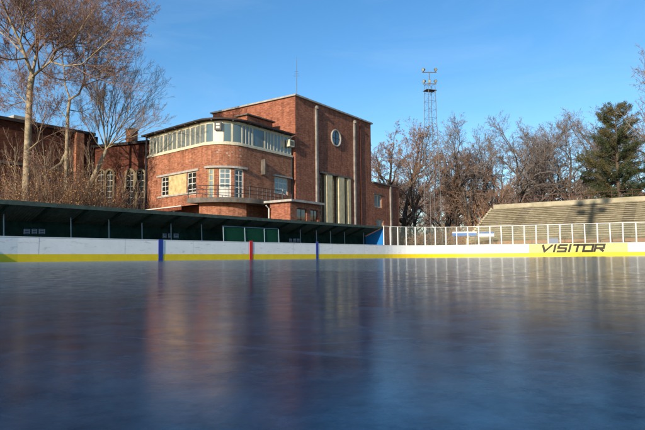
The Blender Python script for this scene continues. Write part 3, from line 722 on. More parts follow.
for px in (101.5,110.5,131,141.5):
    a=hit(B2a,bd2,px,185)[0]; zc=hit(B2a,bd2,px,175)[1]; rr=.46; q=MB()
    for sg_ in (-1,1): 
        x0,x1=sorted((a+sg_*rr,a+sg_*(rr+.24))); q.box(BF,x0,x1,-.22,-.002,-.1,zc)
    for k in range(12):
        t0_,t1_=math.pi*k/12,math.pi*(k+1)/12
        def pa_(r_,t_,b_): return BF(a+r_*math.cos(t_),b_,zc+.0+r_*math.sin(t_))
        R1,R2=rr,rr+.24
        q.quad(pa_(R2,t0_,-.22),pa_(R2,t1_,-.22),pa_(R1,t1_,-.22),pa_(R1,t0_,-.22)); q.quad(pa_(R2,t0_,-.22),pa_(R2,t0_,-.002),pa_(R2,t1_,-.002),pa_(R2,t1_,-.22)); q.quad(pa_(R1,t0_,-.22),pa_(R1,t1_,-.22),pa_(R1,t1_,-.002),pa_(R1,t0_,-.002))
    wn=q.build('arched_window',M['oldstone'],ah)
    q=MB(); q.quad(*([BF(a-rr,-.02,2),BF(a+rr,-.02,2)]+[BF(a+rr*math.cos(math.pi*k/10),-.02,zc+rr*math.sin(math.pi*k/10)) for k in range(11)])); q.build('pane',M['glassdark'],wn)
    q=MB(); q.box(BF,a-.03,a+.03,-.07,-.024,2,zc+rr*.95)
    for k in range(8): q.box(BF,a-rr,a+rr,-.06,-.026,zc-.62*k-.03,zc-.62*k+.03)
    q.build('glazing_bar',M['concrete'],wn)

# ------------------------------------------------------------------ grandstand
GF0=Vector((gx(468,64),64)); GD=Vector((.839,-.545)).normalized(); GN=Vector((-GD.y,GD.x)); GF=frame(GF0,GD)
gr=root('grandstand',(GF0.x,GF0.y,0),'weathered concrete terraces of the open grandstand behind the far boards','grandstand')
NR=17; DEP=.68; SK=-.02; ztop=at(560,200.7,69.3).z; zf=1.75; rise=(ztop-.6-zf)/NR; GL=27
print('stand top',ztop,'rise',rise)
q=MB()
q.box(GF,0,GL,-.001,.25,-.1,zf); q.build('base_wall',M['redwall'],gr)
for k in range(NR):
    z=zf+rise*(k+1); b_=.25+k*DEP; q=MB()
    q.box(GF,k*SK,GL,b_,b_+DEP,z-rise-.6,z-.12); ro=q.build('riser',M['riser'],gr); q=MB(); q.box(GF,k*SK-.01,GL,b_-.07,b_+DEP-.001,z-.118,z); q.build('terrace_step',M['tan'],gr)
bt=.25+NR*DEP
q=MB(); q.box(GF,NR*SK,GL,bt,bt+.3,0,ztop); q.build('parapet',M['parapet'],gr)
# side wall, stepped
q=MB()
for k in range(NR):
    z=zf+rise*(k+1); b_=.25+k*DEP; q.box(GF,k*SK-.28,k*SK-.012,b_,b_+DEP,-.1,z+.14)
q.build('side_wall',M['parapet'],gr)
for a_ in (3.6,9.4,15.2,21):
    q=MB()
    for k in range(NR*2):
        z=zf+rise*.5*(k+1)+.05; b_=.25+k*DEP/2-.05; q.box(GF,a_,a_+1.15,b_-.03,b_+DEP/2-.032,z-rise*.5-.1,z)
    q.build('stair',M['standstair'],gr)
# railing on top
fr=root('stand_railing',tuple(GF(NR*SK,bt+.15,ztop)),'rusty red railing along the top of the concrete grandstand','railing')
q=MB(); a_=NR*SK+3
while a_<GL:
    q=MB(); q.tube([GF(a_,bt+.15,ztop),GF(a_,bt+.15,ztop+.85)],.03,5); q.build('post',M['rail'],fr); a_+=2.2
q=MB()
for hz in (.42,.83): q.tube([GF(NR*SK+3,bt+.15,ztop+hz),GF(GL,bt+.15,ztop+hz)],.024,5)
q.build('rail',M['rail'],fr)
# spectator rail in front of stand
sr=root('barrier_rail',tuple(GF(1,-1.6,0)),'low grey pipe rail between the rink screen and the grandstand','railing')
a_=1
while a_<17: q=MB(); q.tube([GF(a_,-1.6,-.03),GF(a_,-1.6,1.9)],.03,5); q.build('post',M['steel'],sr); a_+=3.2
q=MB(); q.tube([GF(1,-1.6,1.9),GF(16.5,-1.6,1.9)],.03,5); q.build('rail',M['steel'],sr)
# blue and white barrier planks behind the corner glass
for (x0,x1,y0,y1,Z,m,lb) in ((452.5,476.5,231.5,236.0,60.5,'bluebench','blue plank barrier behind the corner rink screen'),(478,494,232,236.5,60.6,'board','white and blue plank barrier right of the plain blue one')):
    p0=at(x0,y1,Z); p1=at(x1,y0,Z)
    o=root('plank_barrier',(p0.x,Z,0),lb,'barrier')
    q=MB(); q.box(world,p0.x,p1.x,Z,Z+.06,p0.z,p1.z-.16); q.build('lower_plank',M['board' if m=='board' else 'bluebench'],o)
    q=MB(); q.box(world,p0.x,p1.x,Z-.02,Z+.06,p1.z-.155,p1.z); q.build('upper_plank',M['bluebench' if m=='board' else 'board'],o)
    for x in (p0.x+.15,p1.x-.15): q=MB(); q.box(world,x-.05,x+.05,Z+.062,Z+.14,-.03,p1.z); q.build('leg',M['steel'],o)

# ------------------------------------------------------------------ floodlight masts
def mast(loc,H,label,wb=1.9,wt=1.05,rot=.35):
    o=root('floodlight_mast',loc,label,'floodlight mast','lattice floodlight masts round the rink')
    x,y,z=loc
    def P(u,v,h):
        w=wb+(wt-wb)*(h/H); a=u*w/2; b_=v*w/2
        return Vector((x+a*math.cos(rot)-b_*math.sin(rot), y+a*math.sin(rot)+b_*math.cos(rot), z+h))
    q=MB()
    for u,v in ((-1,-1),(1,-1),(1,1),(-1,1)): q.tube([P(u,v,-.1),P(u,v,H)],.044,5)
    q.build('leg',M['steel'],o)
    q=MB(); n=20; cs=((-1,-1),(1,-1),(1,1),(-1,1))
    for k in range(n):
        h0,h1=H*k/n,H*(k+1)/n
        for i in range(4):
            a,b_=cs[i],cs[(i+1)%4]
            q.tube([P(*a,h1),P(*b_,h1)],.018,4,False)
            q.tube([P(*(a if k%2 else b_),h0),P(*(b_ if k%2 else a),h1)],.014,4,False)
    q.build('bracing',M['steel'],o)
    for h in (H-.9,H+.05,H+1.7):
        q=MB(); w=1.9 if h<H+1 else 2.0
        if h>H+1: q.tube([P(0,0,H-.2),P(0,0,h)],.07,5)
        if h<H-.5:
            q.box(lambda a,b_,c:P(0,0,h)+Vector((a*math.cos(rot)-b_*math.sin(rot),a*math.sin(rot)+b_*math.cos(rot),c)),-.8,.8,-.6,.6,0,.05)
            q.build('platform',M['steel'],o); continue
        q.box(lambda a,b_,c:P(0,0,h)+Vector((a,b_,c)),-w/2,w/2,-.06,.06,0,.1); q.build('crossbar',M['steel'],o)
        for a in ((-1,0,1) if h<H+1 else (-1,1)):
            c=P(0,0,h)+Vector((a*(w/2-.15),-.1,.40)); dr_=Vector((a*.8-.5,-1,-.45)).normalized()
            q=MB(); q.tube([c-dr_*.3,c-dr_*.24,c-dr_*.02,c+dr_*.1],[.08,.16,.22,.24],12); q.tube([P(0,0,h)+Vector((a*(w/2-.15),0,.06)),c-dr_*.2],.05,5); hd=q.build('floodlight',M['steel'],o)
            q=MB(); q.tube([c+dr_*.105,c+dr_*.12],[.20,.17],12); q.build('lens',M['lamp'],hd)
    return o
TZ=77; tp=at(433,226,TZ); Ht=at(432,84.5,TZ).z
mast((tp.x,TZ,0),Ht,'tall lattice floodlight mast standing among the trees right of the brick building')
SUN=Vector((-.49,-.872,math.tan(R(17)))).normalized()
hitp=at(594,206,67.5)
k=84/math.hypot(SUN.x,SUN.y); bp=hitp+SUN*k
print('second mast at',bp)

o=root('floodlight_pole',(bp.x,bp.y,0),'steel pole with four floodlights on an added lattice foot beside the near end of the rink','floodlight')
hb=bp.z-7.2
q=MB(); q.tube([(bp.x,bp.y,hb),(bp.x,bp.y,hb+4),(bp.x,bp.y,bp.z+.6)],[.40,.36,.30],12); q.build('pole',M['steel'],o)
q=MB(); cs=((-1,-1),(1,-1),(1,1),(-1,1))  # lattice foot invented so the lower pole throws hardly any shadow on the banner
def PP(c,h): w_=1.3-.75*h/hb; return Vector((bp.x+c[0]*w_,bp.y+c[1]*w_,h))
for c in cs: q.tube([PP(c,-.1),PP(c,hb+.3)],.05,5)
q.build('leg',M['steel'],o); q=MB()
for k in range(14):
    for i in range(4):
        h0,h1=hb*k/14,hb*(k+1)/14; q.tube([PP(cs[i],h1),PP(cs[(i+1)%4],h1)],.025,4,False); q.tube([PP(cs[i],h0),PP(cs[(i+1)%4],h1)],.02,4,False)
q.build('bracing',M['steel'],o)
q=MB(); q.box(world,bp.x-2,bp.x+2,bp.y-.15,bp.y+.15,bp.z-.3,bp.z); q.box(world,bp.x-1.6,bp.x+1.6,bp.y-.15,bp.y+.15,bp.z-2.6,bp.z-2.3); q.build('crossbar',M['steel'],o)
for a_,zz in ((-1.6,.1),(1.6,.1),(-1.2,-2.2),(1.2,-2.2)):
    c=Vector((bp.x+a_,bp.y+.1,bp.z+zz+.45)); dr_=Vector((0,.9,-.4)).normalized()
    q=MB(); q.tube([c-dr_*.4,c-dr_*.3,c,c+dr_*.15],[.2,.4,.6,.62],12); hd=q.build('floodlight',M['steel'],o)
    q=MB(); q.tube([c+dr_*.16,c+dr_*.18],[.56,.5],12); q.build('lens',M['lamp'],hd)

# ------------------------------------------------------------------ trees
def rv(rng): 
    while True:
        v=Vector((rng.uniform(-1,1),rng.uniform(-1,1),rng.uniform(-1,1)))
        if .05<v.length<1: return v.normalized()
class Tree:
    def __init__(s,seed,maxlev=4,counts=(9,7,7,6),lenf=(.55,.5,.5,.5),up=.25,wig=.22,leaf=0,leafsize=.12,spread=(35,65),tw=.012,sides=(8,6,4,3)):
        s.r=random.Random(seed); s.t=MB(); s.c=MB(); s.cur=0
        s.maxlev=maxlev; s.counts=counts; s.lenf=lenf; s.up=up; s.wig=wig; s.leaf=leaf; s.ls=leafsize; s.spread=spread; s.tw=tw; s.sides=sides; s.th=.022
    def limb(s,pts,r0,r1,lev,start=.25,dens=1.0,length=None):
        n=len(pts); rad=[r0+(r1-r0)*(i/(n-1))**.8 for i in range(n)]
        mb=s.t if lev<=1 else s.c
        mb.tube(pts,rad,s.sides[min(lev,3)],cap=(lev==0))
        s.children(pts,rad,lev,start,dens,length)
    def children(s,pts,rad,lev,start,dens=1.0,length=None):
        if lev>=s.maxlev: return
        r=s.r; n=len(pts)
        L=length or sum((Vector(pts[i+1])-Vector(pts[i])).length for i in range(n-1))
        cnt=max(2,int(s.counts[lev]*dens*r.uniform(.8,1.2)+.5))
        for k in range(cnt):
            f=start+(1-start)*(k+r.random())/cnt; f=min(f,.995); x=f*(n-1); i=int(x); u=x-i
            p=Vector(pts[i]).lerp(Vector(pts[i+1]),u); t=(Vector(pts[i+1])-Vector(pts[i])).normalized()
            ra=rad[i]+(rad[i+1]-rad[i])*u
            q=rv(r); q=(q-t*q.dot(t)).normalized(); ang=R(r.uniform(*s.spread))*(1-.35*f)
            dr=(t*math.cos(ang)+q*math.sin(ang)); dr.z+=s.up*(.5 if lev>1 else 1); dr.normalize()
            ln=L*s.lenf[lev]*r.uniform(.65,1.15)*(1.1-.55*f)
            s.branch(p,dr,ln,min(ra*.72,max(s.tw,ln*s.th)),lev+1)
    def branch(s,p,dr,ln,r0,lev):
        r=s.r
        if lev>=s.maxlev:
            q=p+dr*ln+rv(r)*ln*.15; s.c.cone(p,q,max(s.tw*.8,r0*.6))
            if s.leaf and r.random()<s.leaf:
                for _ in range(2): s.leafq(p.lerp(q,r.uniform(.3,1)))
            return
        n=5 if lev<=2 else 4; pts=[p]; dd=dr.copy(); step=ln/(n-1)
        for i in range(n-1):
            dd=(dd+rv(r)*s.wig+Vector((0,0,s.up*.22))).normalized(); pts.append(pts[-1]+dd*step)
        s.limb(pts,r0,max(s.tw*.6,r0*.3),lev,start=.2)
    def leafq(s,p):
        r=s.r; u=rv(r)*s.ls*r.uniform(.6,1.3); w=rv(r)*s.ls*r.uniform(.5,1); p=p+rv(r)*s.ls
        s.c.cur=1; s.c.quad(p-u,p+w*.6,p+u,p-w*.6); s.c.cur=0
    def grow(s,H,r0,trunkf=.4,lean=(0,0)):
        """free tree at the origin"""
        r=s.r; n=9; pts=[Vector((0,0,-.1))]; dd=Vector((lean[0],lean[1],1)).normalized()
        for i in range(n):
            dd=(dd+rv(r)*.09+Vector((0,0,.05))).normalized(); pts.append(pts[-1]+dd*H*.82/n)
        s.limb(pts,r0,r0*.22,0,start=trunkf,length=H*.8)
    def finish(s,name,loc,label,mats,cat='tree',group=None,scale=1):
        o=root(name,loc,label,cat,group)
        off=Vector(loc)
        o['org']=[0,0,0]
        a=s.t.build('trunk',mats[0],o,True); b=s.c.build('crown',[mats[1],mats[2]],o,False)
        o['org']=list(loc)
        return o
def copytree(src,loc,rz,sc,label,group=None):
    o=src.copy(); COL.objects.link(o); o.location=loc; o.rotation_euler=(0,0,rz); o.scale=sc; o['label']=label
    if group: o['group']=group
    for c in src.children:
        k=c.copy(); COL.objects.link(k); k.parent=o
    return o

# -- left plane tree with traced main limbs, given real depth
def W(base,px,py,dz): 
    p=at(px,py,base[1]+dz); return p-Vector((base[0],base[1],0))
bA=(gx(27,49),49.0)
tA=Tree(11,maxlev=5,counts=(7,13,10,8,6),lenf=(.5,.6,.55,.55,.55),up=.12,leaf=.10,leafsize=.065,spread=(30,70),tw=.010)
tr=[Vector((0,0,-.1)),W(bA,26,195,0),W(bA,27,160,0),W(bA,28.5,120,.1),W(bA,30,88,.2),W(bA,32,75,.2)]
tA.t.tube(tr,[.38,.33,.29,.27,.26,.26],12)
limbs=[([(32,75,.2),(26,58,-.5),(20,42,-1),(12,25,-1.5),(5,8,-2),(-3,-15,-2.5),(-8,-35,-3)],.17),
 ([(32,76,.2),(36,56,.8),(38,38,1.2),(36,18,1.5),(35,0,2),(38,-20,2.5),(40,-40,3)],.17),
 ([(31,78,.2),(40,70,-.8),(50,62,-1.5),(57,50,-2),(70,42,-2.5),(80,30,-3),(92,10,-3.5)],.13),
 ([(51,62,-1.5),(66,66,-2.6),(82,64,-3.2),(98,50,-3.8),(112,38,-4.2),(120,20,-4.5)],.075),
 ([(24,54,-.6),(12,42,1.5),(-2,30,2.5),(-18,22,3.4),(-30,10,4)],.10),
 ([(37,42,1.1),(50,28,3),(60,12,4.2),(72,-6,5.5)],.09),
 ([(29,105,.15),(22,98,1.2),(10,88,2.2),(-5,80,3)],.06),
 ([(28.5,150,.1),(38,142,-.8),(41,128,-1),(46,112,-1.4),(47,95,-1.6)],.06),
 ([(20,42,-1),(24,22,-2.4),(20,0,-3.2),(24,-22,-4)],.09),
 ([(70,42,-2.5),(86,44,-1),(100,36,.5),(114,22,1.5),(124,6,2)],.07),([(38,38,1.2),(54,40,3),(66,30,4.5),(78,16,6),(86,0,7)],.08),([(26,58,-.5),(12,60,-2),(-4,56,-3.5),(-16,48,-4.5)],.08),([(40,70,-.8),(54,78,1),(66,80,2.4),(80,74,3.4),(94,66,4)],.06)]
for l,r0 in limbs: tA.limb([W(bA,*q) for q in l],r0,r0*.25,1,start=.12)
tA.finish('plane_tree',(bA[0],bA[1],0),'big pale-trunked leafless tree with rusty seed heads at the left edge',[M['bark'],M['twig'],M['leafrust']])
bB=(gx(68,54),54.0)
tB=Tree(23,maxlev=5,counts=(7,11,8,7,5),lenf=(.5,.62,.58,.52,.5),up=.15,leaf=.06,leafsize=.06,spread=(30,65),tw=.010)
tB.t.tube([Vector((0,0,-.1)),W(bB,66,180,0),W(bB,67,140,0),W(bB,68,112,0),W(bB,70,98,0)],[.22,.2,.17,.15,.14],10)
for l,r0 in [([(70,99,0),(65,84,.6),(64,68,1),(59,50,1.4),(57,30,2)],.09),([(70,99,0),(79,94,-.5),(84,82,-1),(84,66,-1.4),(92,54,-2),(103,38,-2.6),(113,26,-3)],.11),
  ([(84,80,-1),(95,76,-2),(108,66,-3),(120,56,-3.6)],.06),([(68,120,0),(58,108,1),(50,92,1.8),(44,78,2.6)],.06),([(88,58,-1.7),(88,40,-.6),(84,22,.2)],.06),([(92,54,-2),(104,48,-1),(118,46,0),(130,40,.8)],.055),([(70,110,0),(82,112,1.5),(94,106,2.8),(104,96,3.6)],.05),([(84,66,-1.4),(76,50,-3),(72,34,-4)],.055)]:
    tB.limb([W(bB,*q) for q in l],r0,r0*.25,1,start=.15)
tB.t.tube([W(bB,38,196,-2),W(bB,38,178,-2),W(bB,50,171,-1),W(bB,61,163.5,0),W(bB,67,150,0)],[.20,.19,.17,.15,.12],9)
tB.finish('slender_tree',(bB[0],bB[1],0),'slender leafless tree forking in front of the brick buttress',[M['bark'],M['twigpale'],M['leafrust']])
bC=(gx(78,56),56.0)
tC=Tree(31,maxlev=5,counts=(7,8,8,7,4),lenf=(.5,.6,.55,.5,.5),up=.2,leaf=0,spread=(20,50),tw=.009)
tC.t.tube([Vector((0,0,-.1)),W(bC,82,198,0),W(bC,92,180,0),W(bC,101,162,0),W(bC,106,150,0)],[.3,.27,.25,.22,.18],10)
for l,r0 in [([(106,150,0),(99,132,.5),(94,112,1),(90,92,1.3)],.08),([(106,150,0),(104,128,-.4),(103,104,-.8),(106,82,-1)],.09),([(106,150,0),(111,130,.7),(114,108,1.6),(122,84,2)],.09),
   ([(106,150,0),(116,136,-.8),(126,116,-1.4),(134,96,-2)],.08),([(107,148,0),(121,136,.8),(133,124,1.2),(147,110,2)],.07),([(105,152,0),(96,142,-1),(86,124,-2),(78,104,-3)],.06),([(112,142,0),(122,126,2),(136,108,3),(148,88,4)],.06),([(106,150,0),(108,122,2),(112,94,3),(120,68,4)],.08),([(106,150,0),(118,120,1),(130,92,2),(138,70,2.6)],.075),([(104,128,-.4),(98,104,-2),(96,80,-3),(92,62,-4)],.06),([(107,148,0),(124,140,-2),(140,134,-3),(152,126,-4)],.055)]:
    tC.limb([W(bC,*q) for q in l],r0,r0*.22,1,start=.15)
tC.finish('leaning_tree',(bC[0],bC[1],0),'leaning leafless tree with a fan of thin stems before the arched windows',[M['bark'],M['twigpale'],M['leafrust']])
# young poles in front of the arched hall
for i,(px,Z,h) in enumerate(((116,55,9.5),(94,54,12.5),(50,50,14),(137,57,8.6),(12,50,13),(80,55,15),(39,52,11))):
    t=Tree(60+i,maxlev=4,counts=(13,8,6,4),lenf=(.42,.45,.45,.5),up=.4,spread=(20,50),tw=.010); t.grow(h,.12,.15)
    t.finish('young_tree',(gx(px,Z),Z,0),('thin young leafless tree just right of the leaning trunk','thin young leafless tree just left of the leaning trunk','thin young leafless tree between the two tallest left trees','thin young leafless tree against the right arched windows','thin leafless sapling nearest the left picture edge','tall thin leafless tree just right of the brick buttress','thin leafless sapling just right of the big pale trunk')[i],[M['bark'],M['twig'],M['leafrust']])

# shrubs
def shrub_mesh(seed,H,Wd,nst,leafy,tw=.012):
    r=random.Random(seed); t=MB(); c=MB(); T=Tree(seed,maxlev=1,tw=tw); T.ls=.09
    for k in range(nst):
        a=r.uniform(0,6.28); rr=Wd*math.sqrt(r.random())*.5; p=Vector((rr*math.cos(a),rr*math.sin(a)*.8,-.05))
        h=H*r.uniform(.5,1)*(1-.35*(rr/(Wd*.5))**2); dr=Vector((math.cos(a)*.3,math.sin(a)*.3,1)).normalized()
        pts=[p]
        for i in range(4): dr=(dr+rv(r)*.2).normalized(); pts.append(pts[-1]+dr*h/4)
        t.tube(pts,[.02,.018,.015,.012,.006],3,False)
        for j in range(9):
            i=r.randint(1,3); q=pts[i].lerp(pts[i+1],r.random()); dd=(dr+rv(r)*.9).normalized(); q2=q+dd*r.uniform(.3,.9)
            c.cur=0; c.cone(q,q2,tw*.7)
            for _ in range(leafy):
                x=q.lerp(q2,r.random())+rv(r)*.12; u=rv(r)*.075; w=rv(r)*.05; c.cur=1; c.quad(x-u,x+w,x+u,x-w)
    return t,c
def shrub(seed,px,Z,H,Wd,nst,leafy,lm,label,group=None):
    t,c=shrub_mesh(seed,H,Wd,nst,leafy); o=root('dry_shrub',(gx(px,Z),Z,-.03),label,'shrub',group); o['org']=[0,0,0]
    t.build('stem',M['twig'],o); c.build('foliage',[M['twig'],lm],o); return o
sl=[('gold leaved dry shrub at the foot of the big pale trunk',30,50,9.6,5,60,3),('golden dry shrub filling the gap right of the big pale trunk',48,51,10.6,5,60,3),('tallest golden dry shrub below the slender tree',64,52,11.4,5,60,3),
    ('thin gold shrub beneath the leaning trunk',82,53,10,4,45,2),('rusty dry shrub at the far left picture edge',6,48,9.2,6,45,2),('sparse brown shrub below the arched windows',101,56,8.6,4,45,1),('sparse twiggy shrub left of the wing canopy',128,56,7.2,5,45,1)]
for i,(lb,px,Z,H,Wd,n_,lf) in enumerate(sl): shrub(100+i,px,Z,H,Wd,n_*7,max(1,lf-1),M['leafgold'] if i<4 else M['leafbrown'],lb,'dry shrubs behind the shelter')

# far trees
protos=[]
def proto(seed,kind):
    if kind=='bare': t=Tree(seed,maxlev=5,counts=(11,9,7,6,4),lenf=(.80,.60,.55,.52,.55),up=.10,wig=.42,spread=(34,66),tw=.015)
    elif kind=='oak': t=Tree(seed,maxlev=5,counts=(13,9,7,6,3),lenf=(.62,.58,.52,.5,.5),up=.10,wig=.32,spread=(36,70),tw=.014,leaf=.12,leafsize=.10)
    elif kind=='lowbare': t=Tree(seed,maxlev=4,counts=(12,9,8,7),lenf=(.52,.58,.55,.6),up=.2,wig=.3,spread=(32,66),tw=.024)
    else: t=Tree(seed,maxlev=4,counts=(12,9,7,6),lenf=(.48,.55,.5,.5),up=.12,wig=.25,spread=(40,72),tw=.02,leaf=.6,leafsize=.2); ms=[M['barkdark'],M['twig'],M['leafbrown']]
    if kind=='bare': t.th=.030
    ms=[M['barkdark'],M['twiggrey' if kind=='bare' else 'twig'],M['leafbrown']]
    t.grow(17 if kind in('bare','oak') else 20,.42,.26 if 'bare' in kind else .18); return t,ms
T={}
for nm,sd,kd in (('bare1',201,'bare'),('bare2',202,'bare'),('bare3',203,'bare'),('oak1',211,'oak'),('oak2',212,'oak'),('w1',221,'lowbare'),('w2',222,'lowbare'),('w3',223,'lowoak'),('w4',224,'lowoak')):
    T[nm]=proto(sd,kd)
first={}
spots=[ # px, Z, topY, proto, width scale, label
 (380,92,127,'oak1',1.15,'brown leaved oak directly behind the annex of the brick building'),
 (404,98,124,'oak2',1.0,'tall brown leaved oak between the brick annex and the mast'),
 (418,90,136,'oak1',.85,'short brown leaved oak just left of the floodlight mast'),
 (454,96,121,'bare1',.85,'tall leafless tree just right of the floodlight mast'),
 (446,112,150,'oak2',.9,'rusty oak seen behind the floodlight mast'),
 (474,92,152,'oak2',1.15,'broad brown leaved oak left of the grandstand'),
 (500,100,150,'oak1',1.1,'broad brown leaved oak behind the grandstand corner'),
 (513,88,118,'bare2',.95,'tallest leafless tree above the left end of the grandstand'),
 (545,94,119,'bare3',.95,'leafless tree with crooked limbs second along the grandstand top'),
 (566,90,126,'bare1',1.0,'leafless tree third along the grandstand top'),
 (592,98,112,'bare2',1.0,'large leafless tree left of the dark conifer'),
 (532,110,138,'bare3',1.1,'dim leafless tree in the gap behind the crooked one'),
 (612,104,116,'bare3',1.0,'leafless tree partly hidden behind the dark conifer'),
 (486,108,134,'bare3',.9,'leafless tree behind the two broad oaks'),
 (672,100,112,'bare1',1.0,'leafless tree at the right picture edge behind the conifer'),
]
for i,(px,Z,ty,pn,ws_,lb) in enumerate(spots):
    ht=at(px,ty,Z).z; sc=ht/(max(v[2] for v in T[pn][0].c.v)*.95); loc=(gx(px,Z),Z,-.03)
    if pn not in first:
        t,ms=T[pn]; nm='bare_tree' if 'bare' in pn else 'oak_tree'
        o=t.finish(nm,loc,lb,ms); first[pn]=o; o.scale=(sc*ws_,sc*ws_,sc); o.rotation_euler=(0,0,i*1.7)
    else: copytree(first[pn],loc,i*1.9,(sc*ws_,sc*ws_,sc),lb)
# tall tree beyond the right edge, only its branch tips reach the picture
copytree(first['bare2'],(gx(716,60),60,-.03),2.2,(1.0,1.0,1.5),'tall leafless tree whose twigs enter at the right picture edge')
# far wood as one mass
wood=MB(); rr=random.Random(5)
for px in range(368,760,9):
    Z=rr.uniform(122,165); t,ms=T[rr.choice(['w1','w2','w3','w4'])]
    topy=rr.uniform(168,192); ht=at(min(px,640),topy,Z).z; sc=ht/21.5; a=rr.uniform(0,6.28); ca_,sa_=math.cos(a),math.sin(a); ox=gx(px+rr.uniform(-3,3),Z)
    for mb,off in ((t.t,0),(t.c,1)):
        n=len(wood.v); wood.v+=[((v[0]*ca_-v[1]*sa_)*sc*1.15+ox,(v[0]*sa_+v[1]*ca_)*sc*1.15+Z,v[2]*sc) for v in mb.v]
        wood.f+=[tuple(k+n for k in f) for f in mb.f]; wood.mi+=[0 if off==0 else 1+m for m in mb.mi]
o=wood.build('far_wood',[M['barkdark'],M['twig'],M['leafbrown']]); tag(o,'distant leafless winter wood behind the rink','wood',kind='stuff')
# undergrowth belt behind the corner and the stand
ug=MB(); rr=random.Random(9)
sm=[shrub_mesh(300+i,5,6,55,3,.018) for i in range(3)]
for i in range(175):
    px=rr.uniform(376,492) if i<130 else rr.uniform(490,740); Z=rr.uniform(80,118) if i<130 else rr.uniform(86,112)
    t,c=rr.choice(sm); sc=rr.uniform(.6,1.25); a=rr.uniform(0,6.28); ca_,sa_=math.cos(a),math.sin(a); ox=gx(px,Z)
    lift=0 
    zs_=sc*(1.0 if i<130 else 1.9)
    lm=rr.choice([2,2,3])
    for mb,off in ((t,0),(c,1)):
        n=len(ug.v); ug.v+=[((v[0]*ca_-v[1]*sa_)*sc+ox,(v[0]*sa_+v[1]*ca_)*sc+Z,v[2]*zs_) for v in mb.v]
        ug.f+=[tuple(k+n for k in f) for f in mb.f]; ug.mi+=[0 if (off==0 or m==0) else lm-1 for m in (mb.mi)]
o=ug.build('undergrowth',[M['twig'],M['leafbrown'],M['leafgold']]); tag(o,'dry brown and golden undergrowth between the far trees','undergrowth',kind='stuff')
# russet shrubs climbing beside the stand wall
for i,(px,Z,H) in enumerate(((468,66,3.3),(475,69,4.6),(482,73,5.8))):
    shrub(400+i,px,Z,H,2.6,70,4,M['leafrust'],('lowest russet shrub beside the grandstand side wall','middle russet shrub beside the grandstand side wall','tallest russet shrub beside the grandstand side wall')[i],'russet shrubs at the stand')

# conifer
def conifer():
    r=random.Random(77); t=MB(); c=MB(); H=22
    t.tube([(0,0,-.1),(.1,0,6),(.0,.1,12),(.1,0,18),(0,0,H)],[.45,.36,.26,.14,.03],8)
    z=2.5
    while z<H-.3:
        for k in range(r.randint(5,7)):
            a=r.uniform(0,6.28); L=(1-z/H)**.5*8.4*r.uniform(.5,1.15)+.8; dr=Vector((math.cos(a),math.sin(a),r.uniform(.0,.35)+.5*(z/H)))
            p=Vector((0,0,z)); pts=[p]
            for i in range(5): dr=(dr+rv(r)*.14+Vector((0,0,-.05 if i<3 else .1))).normalized(); pts.append(pts[-1]+dr*L/5)
            t.tube(pts,[.08,.06,.045,.03,.015,.008],4,False)
            brown = r.random()<.35+.3*(z>12)
            n=int(L*7)
            for j in range(n):
                x=r.uniform(1.2,4.99); i=int(x); q=pts[i].lerp(pts[i+1],x-i)+rv(r)*Vector((.55,.55,.2)).length*.55*r.random()
                for m in range(13):
                    u=rv(r); u.z=abs(u.z)*.8+.1; u*=r.uniform(.22,.42); w=rv(r)*.04; s0_=q+rv(r)*.22
                    c.cur=2 if (brown and m%3) else 1; c.quad(s0_-w,s0_+w,s0_+u)
        z+=r.uniform(.45,.85)
    return t,c
t,c=conifer(); Z=80; px=622; ht=at(px,109,Z).z
o=root('pine_tree',(gx(px,Z),Z,-.03),'dark green and brown pine rising above the right end of the grandstand','tree'); o['org']=[0,0,0]
t.build('trunk',M['barkdark'],o,True); c.build('crown',[M['twig'],M['needle'],M['needlebrown']],o); o.scale=(ht/22*.95,ht/22*.95,ht/22)

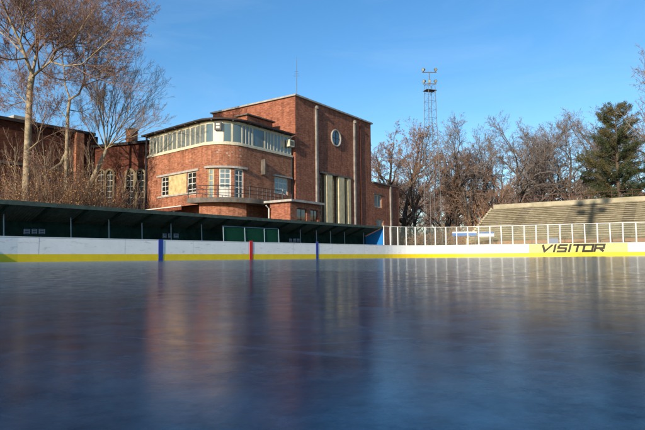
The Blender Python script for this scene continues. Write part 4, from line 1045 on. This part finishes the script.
# ------------------------------------------------------------------ camera, light
cd=bpy.data.cameras.new('camera'); co=bpy.data.objects.new('camera',cd); COL.objects.link(co)
cd.sensor_width=36; cd.lens=36*F/645.0; cd.clip_start=.02; cd.clip_end=4000
co.matrix_world=Matrix.Translation(CAM)@CR.to_4x4(); scn.camera=co
ld=bpy.data.lights.new('sun','SUN'); lo=bpy.data.objects.new('sun',ld); COL.objects.link(lo)
ld.energy=4.8; ld.angle=R(.45); ld.color=(1,.86,.68)
lo.rotation_euler=(SUN).to_track_quat('Z','Y').to_euler(); lo.location=(0,0,60)
w=bpy.data.worlds.new('World'); scn.world=w; w.use_nodes=True; nt=w.node_tree
sky=nt.nodes.new('ShaderNodeTexSky'); sky.sky_type='NISHITA'; sky.sun_disc=False
sky.sun_elevation=R(17); sky.sun_rotation=math.atan2(SUN.x,SUN.y); sky.air_density=1.0; sky.dust_density=.4; sky.ozone_density=2.5; sky.altitude=200
bg=nt.nodes['Background']; bg.inputs['Strength'].default_value=.15
hs=nt.nodes.new('ShaderNodeHueSaturation'); hs.inputs['Saturation'].default_value=1.25; hs.inputs['Hue'].default_value=.500; nt.links.new(sky.outputs['Color'],hs.inputs['Color']); 
tc=nt.nodes.new('ShaderNodeTexCoord'); mp=nt.nodes.new('ShaderNodeMapping'); mp.inputs['Scale'].default_value=(1.2,1.2,5); mp.inputs['Rotation'].default_value=(.15,.2,.4); nt.links.new(tc.outputs['Generated'],mp.inputs['Vector'])
cn_=nt.nodes.new('ShaderNodeTexNoise'); cn_.inputs['Scale'].default_value=2.2; cn_.inputs['Detail'].default_value=9; cn_.inputs['Roughness'].default_value=.6; cn_.inputs['Distortion'].default_value=.8; nt.links.new(mp.outputs['Vector'],cn_.inputs['Vector'])
cr_=nt.nodes.new('ShaderNodeValToRGB'); cr_.color_ramp.elements[0].position=.46; cr_.color_ramp.elements[1].position=.75; cr_.color_ramp.elements[0].color=(0,0,0,1); cr_.color_ramp.elements[1].color=(.11,.11,.11,1); nt.links.new(cn_.outputs['Fac'],cr_.inputs['Fac'])
cm_=nt.nodes.new('ShaderNodeMix'); cm_.data_type='RGBA'; nt.links.new(cr_.outputs['Color'],cm_.inputs['Factor']); nt.links.new(hs.outputs['Color'],cm_.inputs['A']); cm_.inputs['B'].default_value=(4.0,4.9,5.8,1)
nt.links.new(cm_.outputs['Result'],bg.inputs['Color'])
vs=scn.view_settings; vs.view_transform='Standard'; vs.look='None'; vs.gamma=1; vs.exposure=.40; vs.use_curve_mapping=False
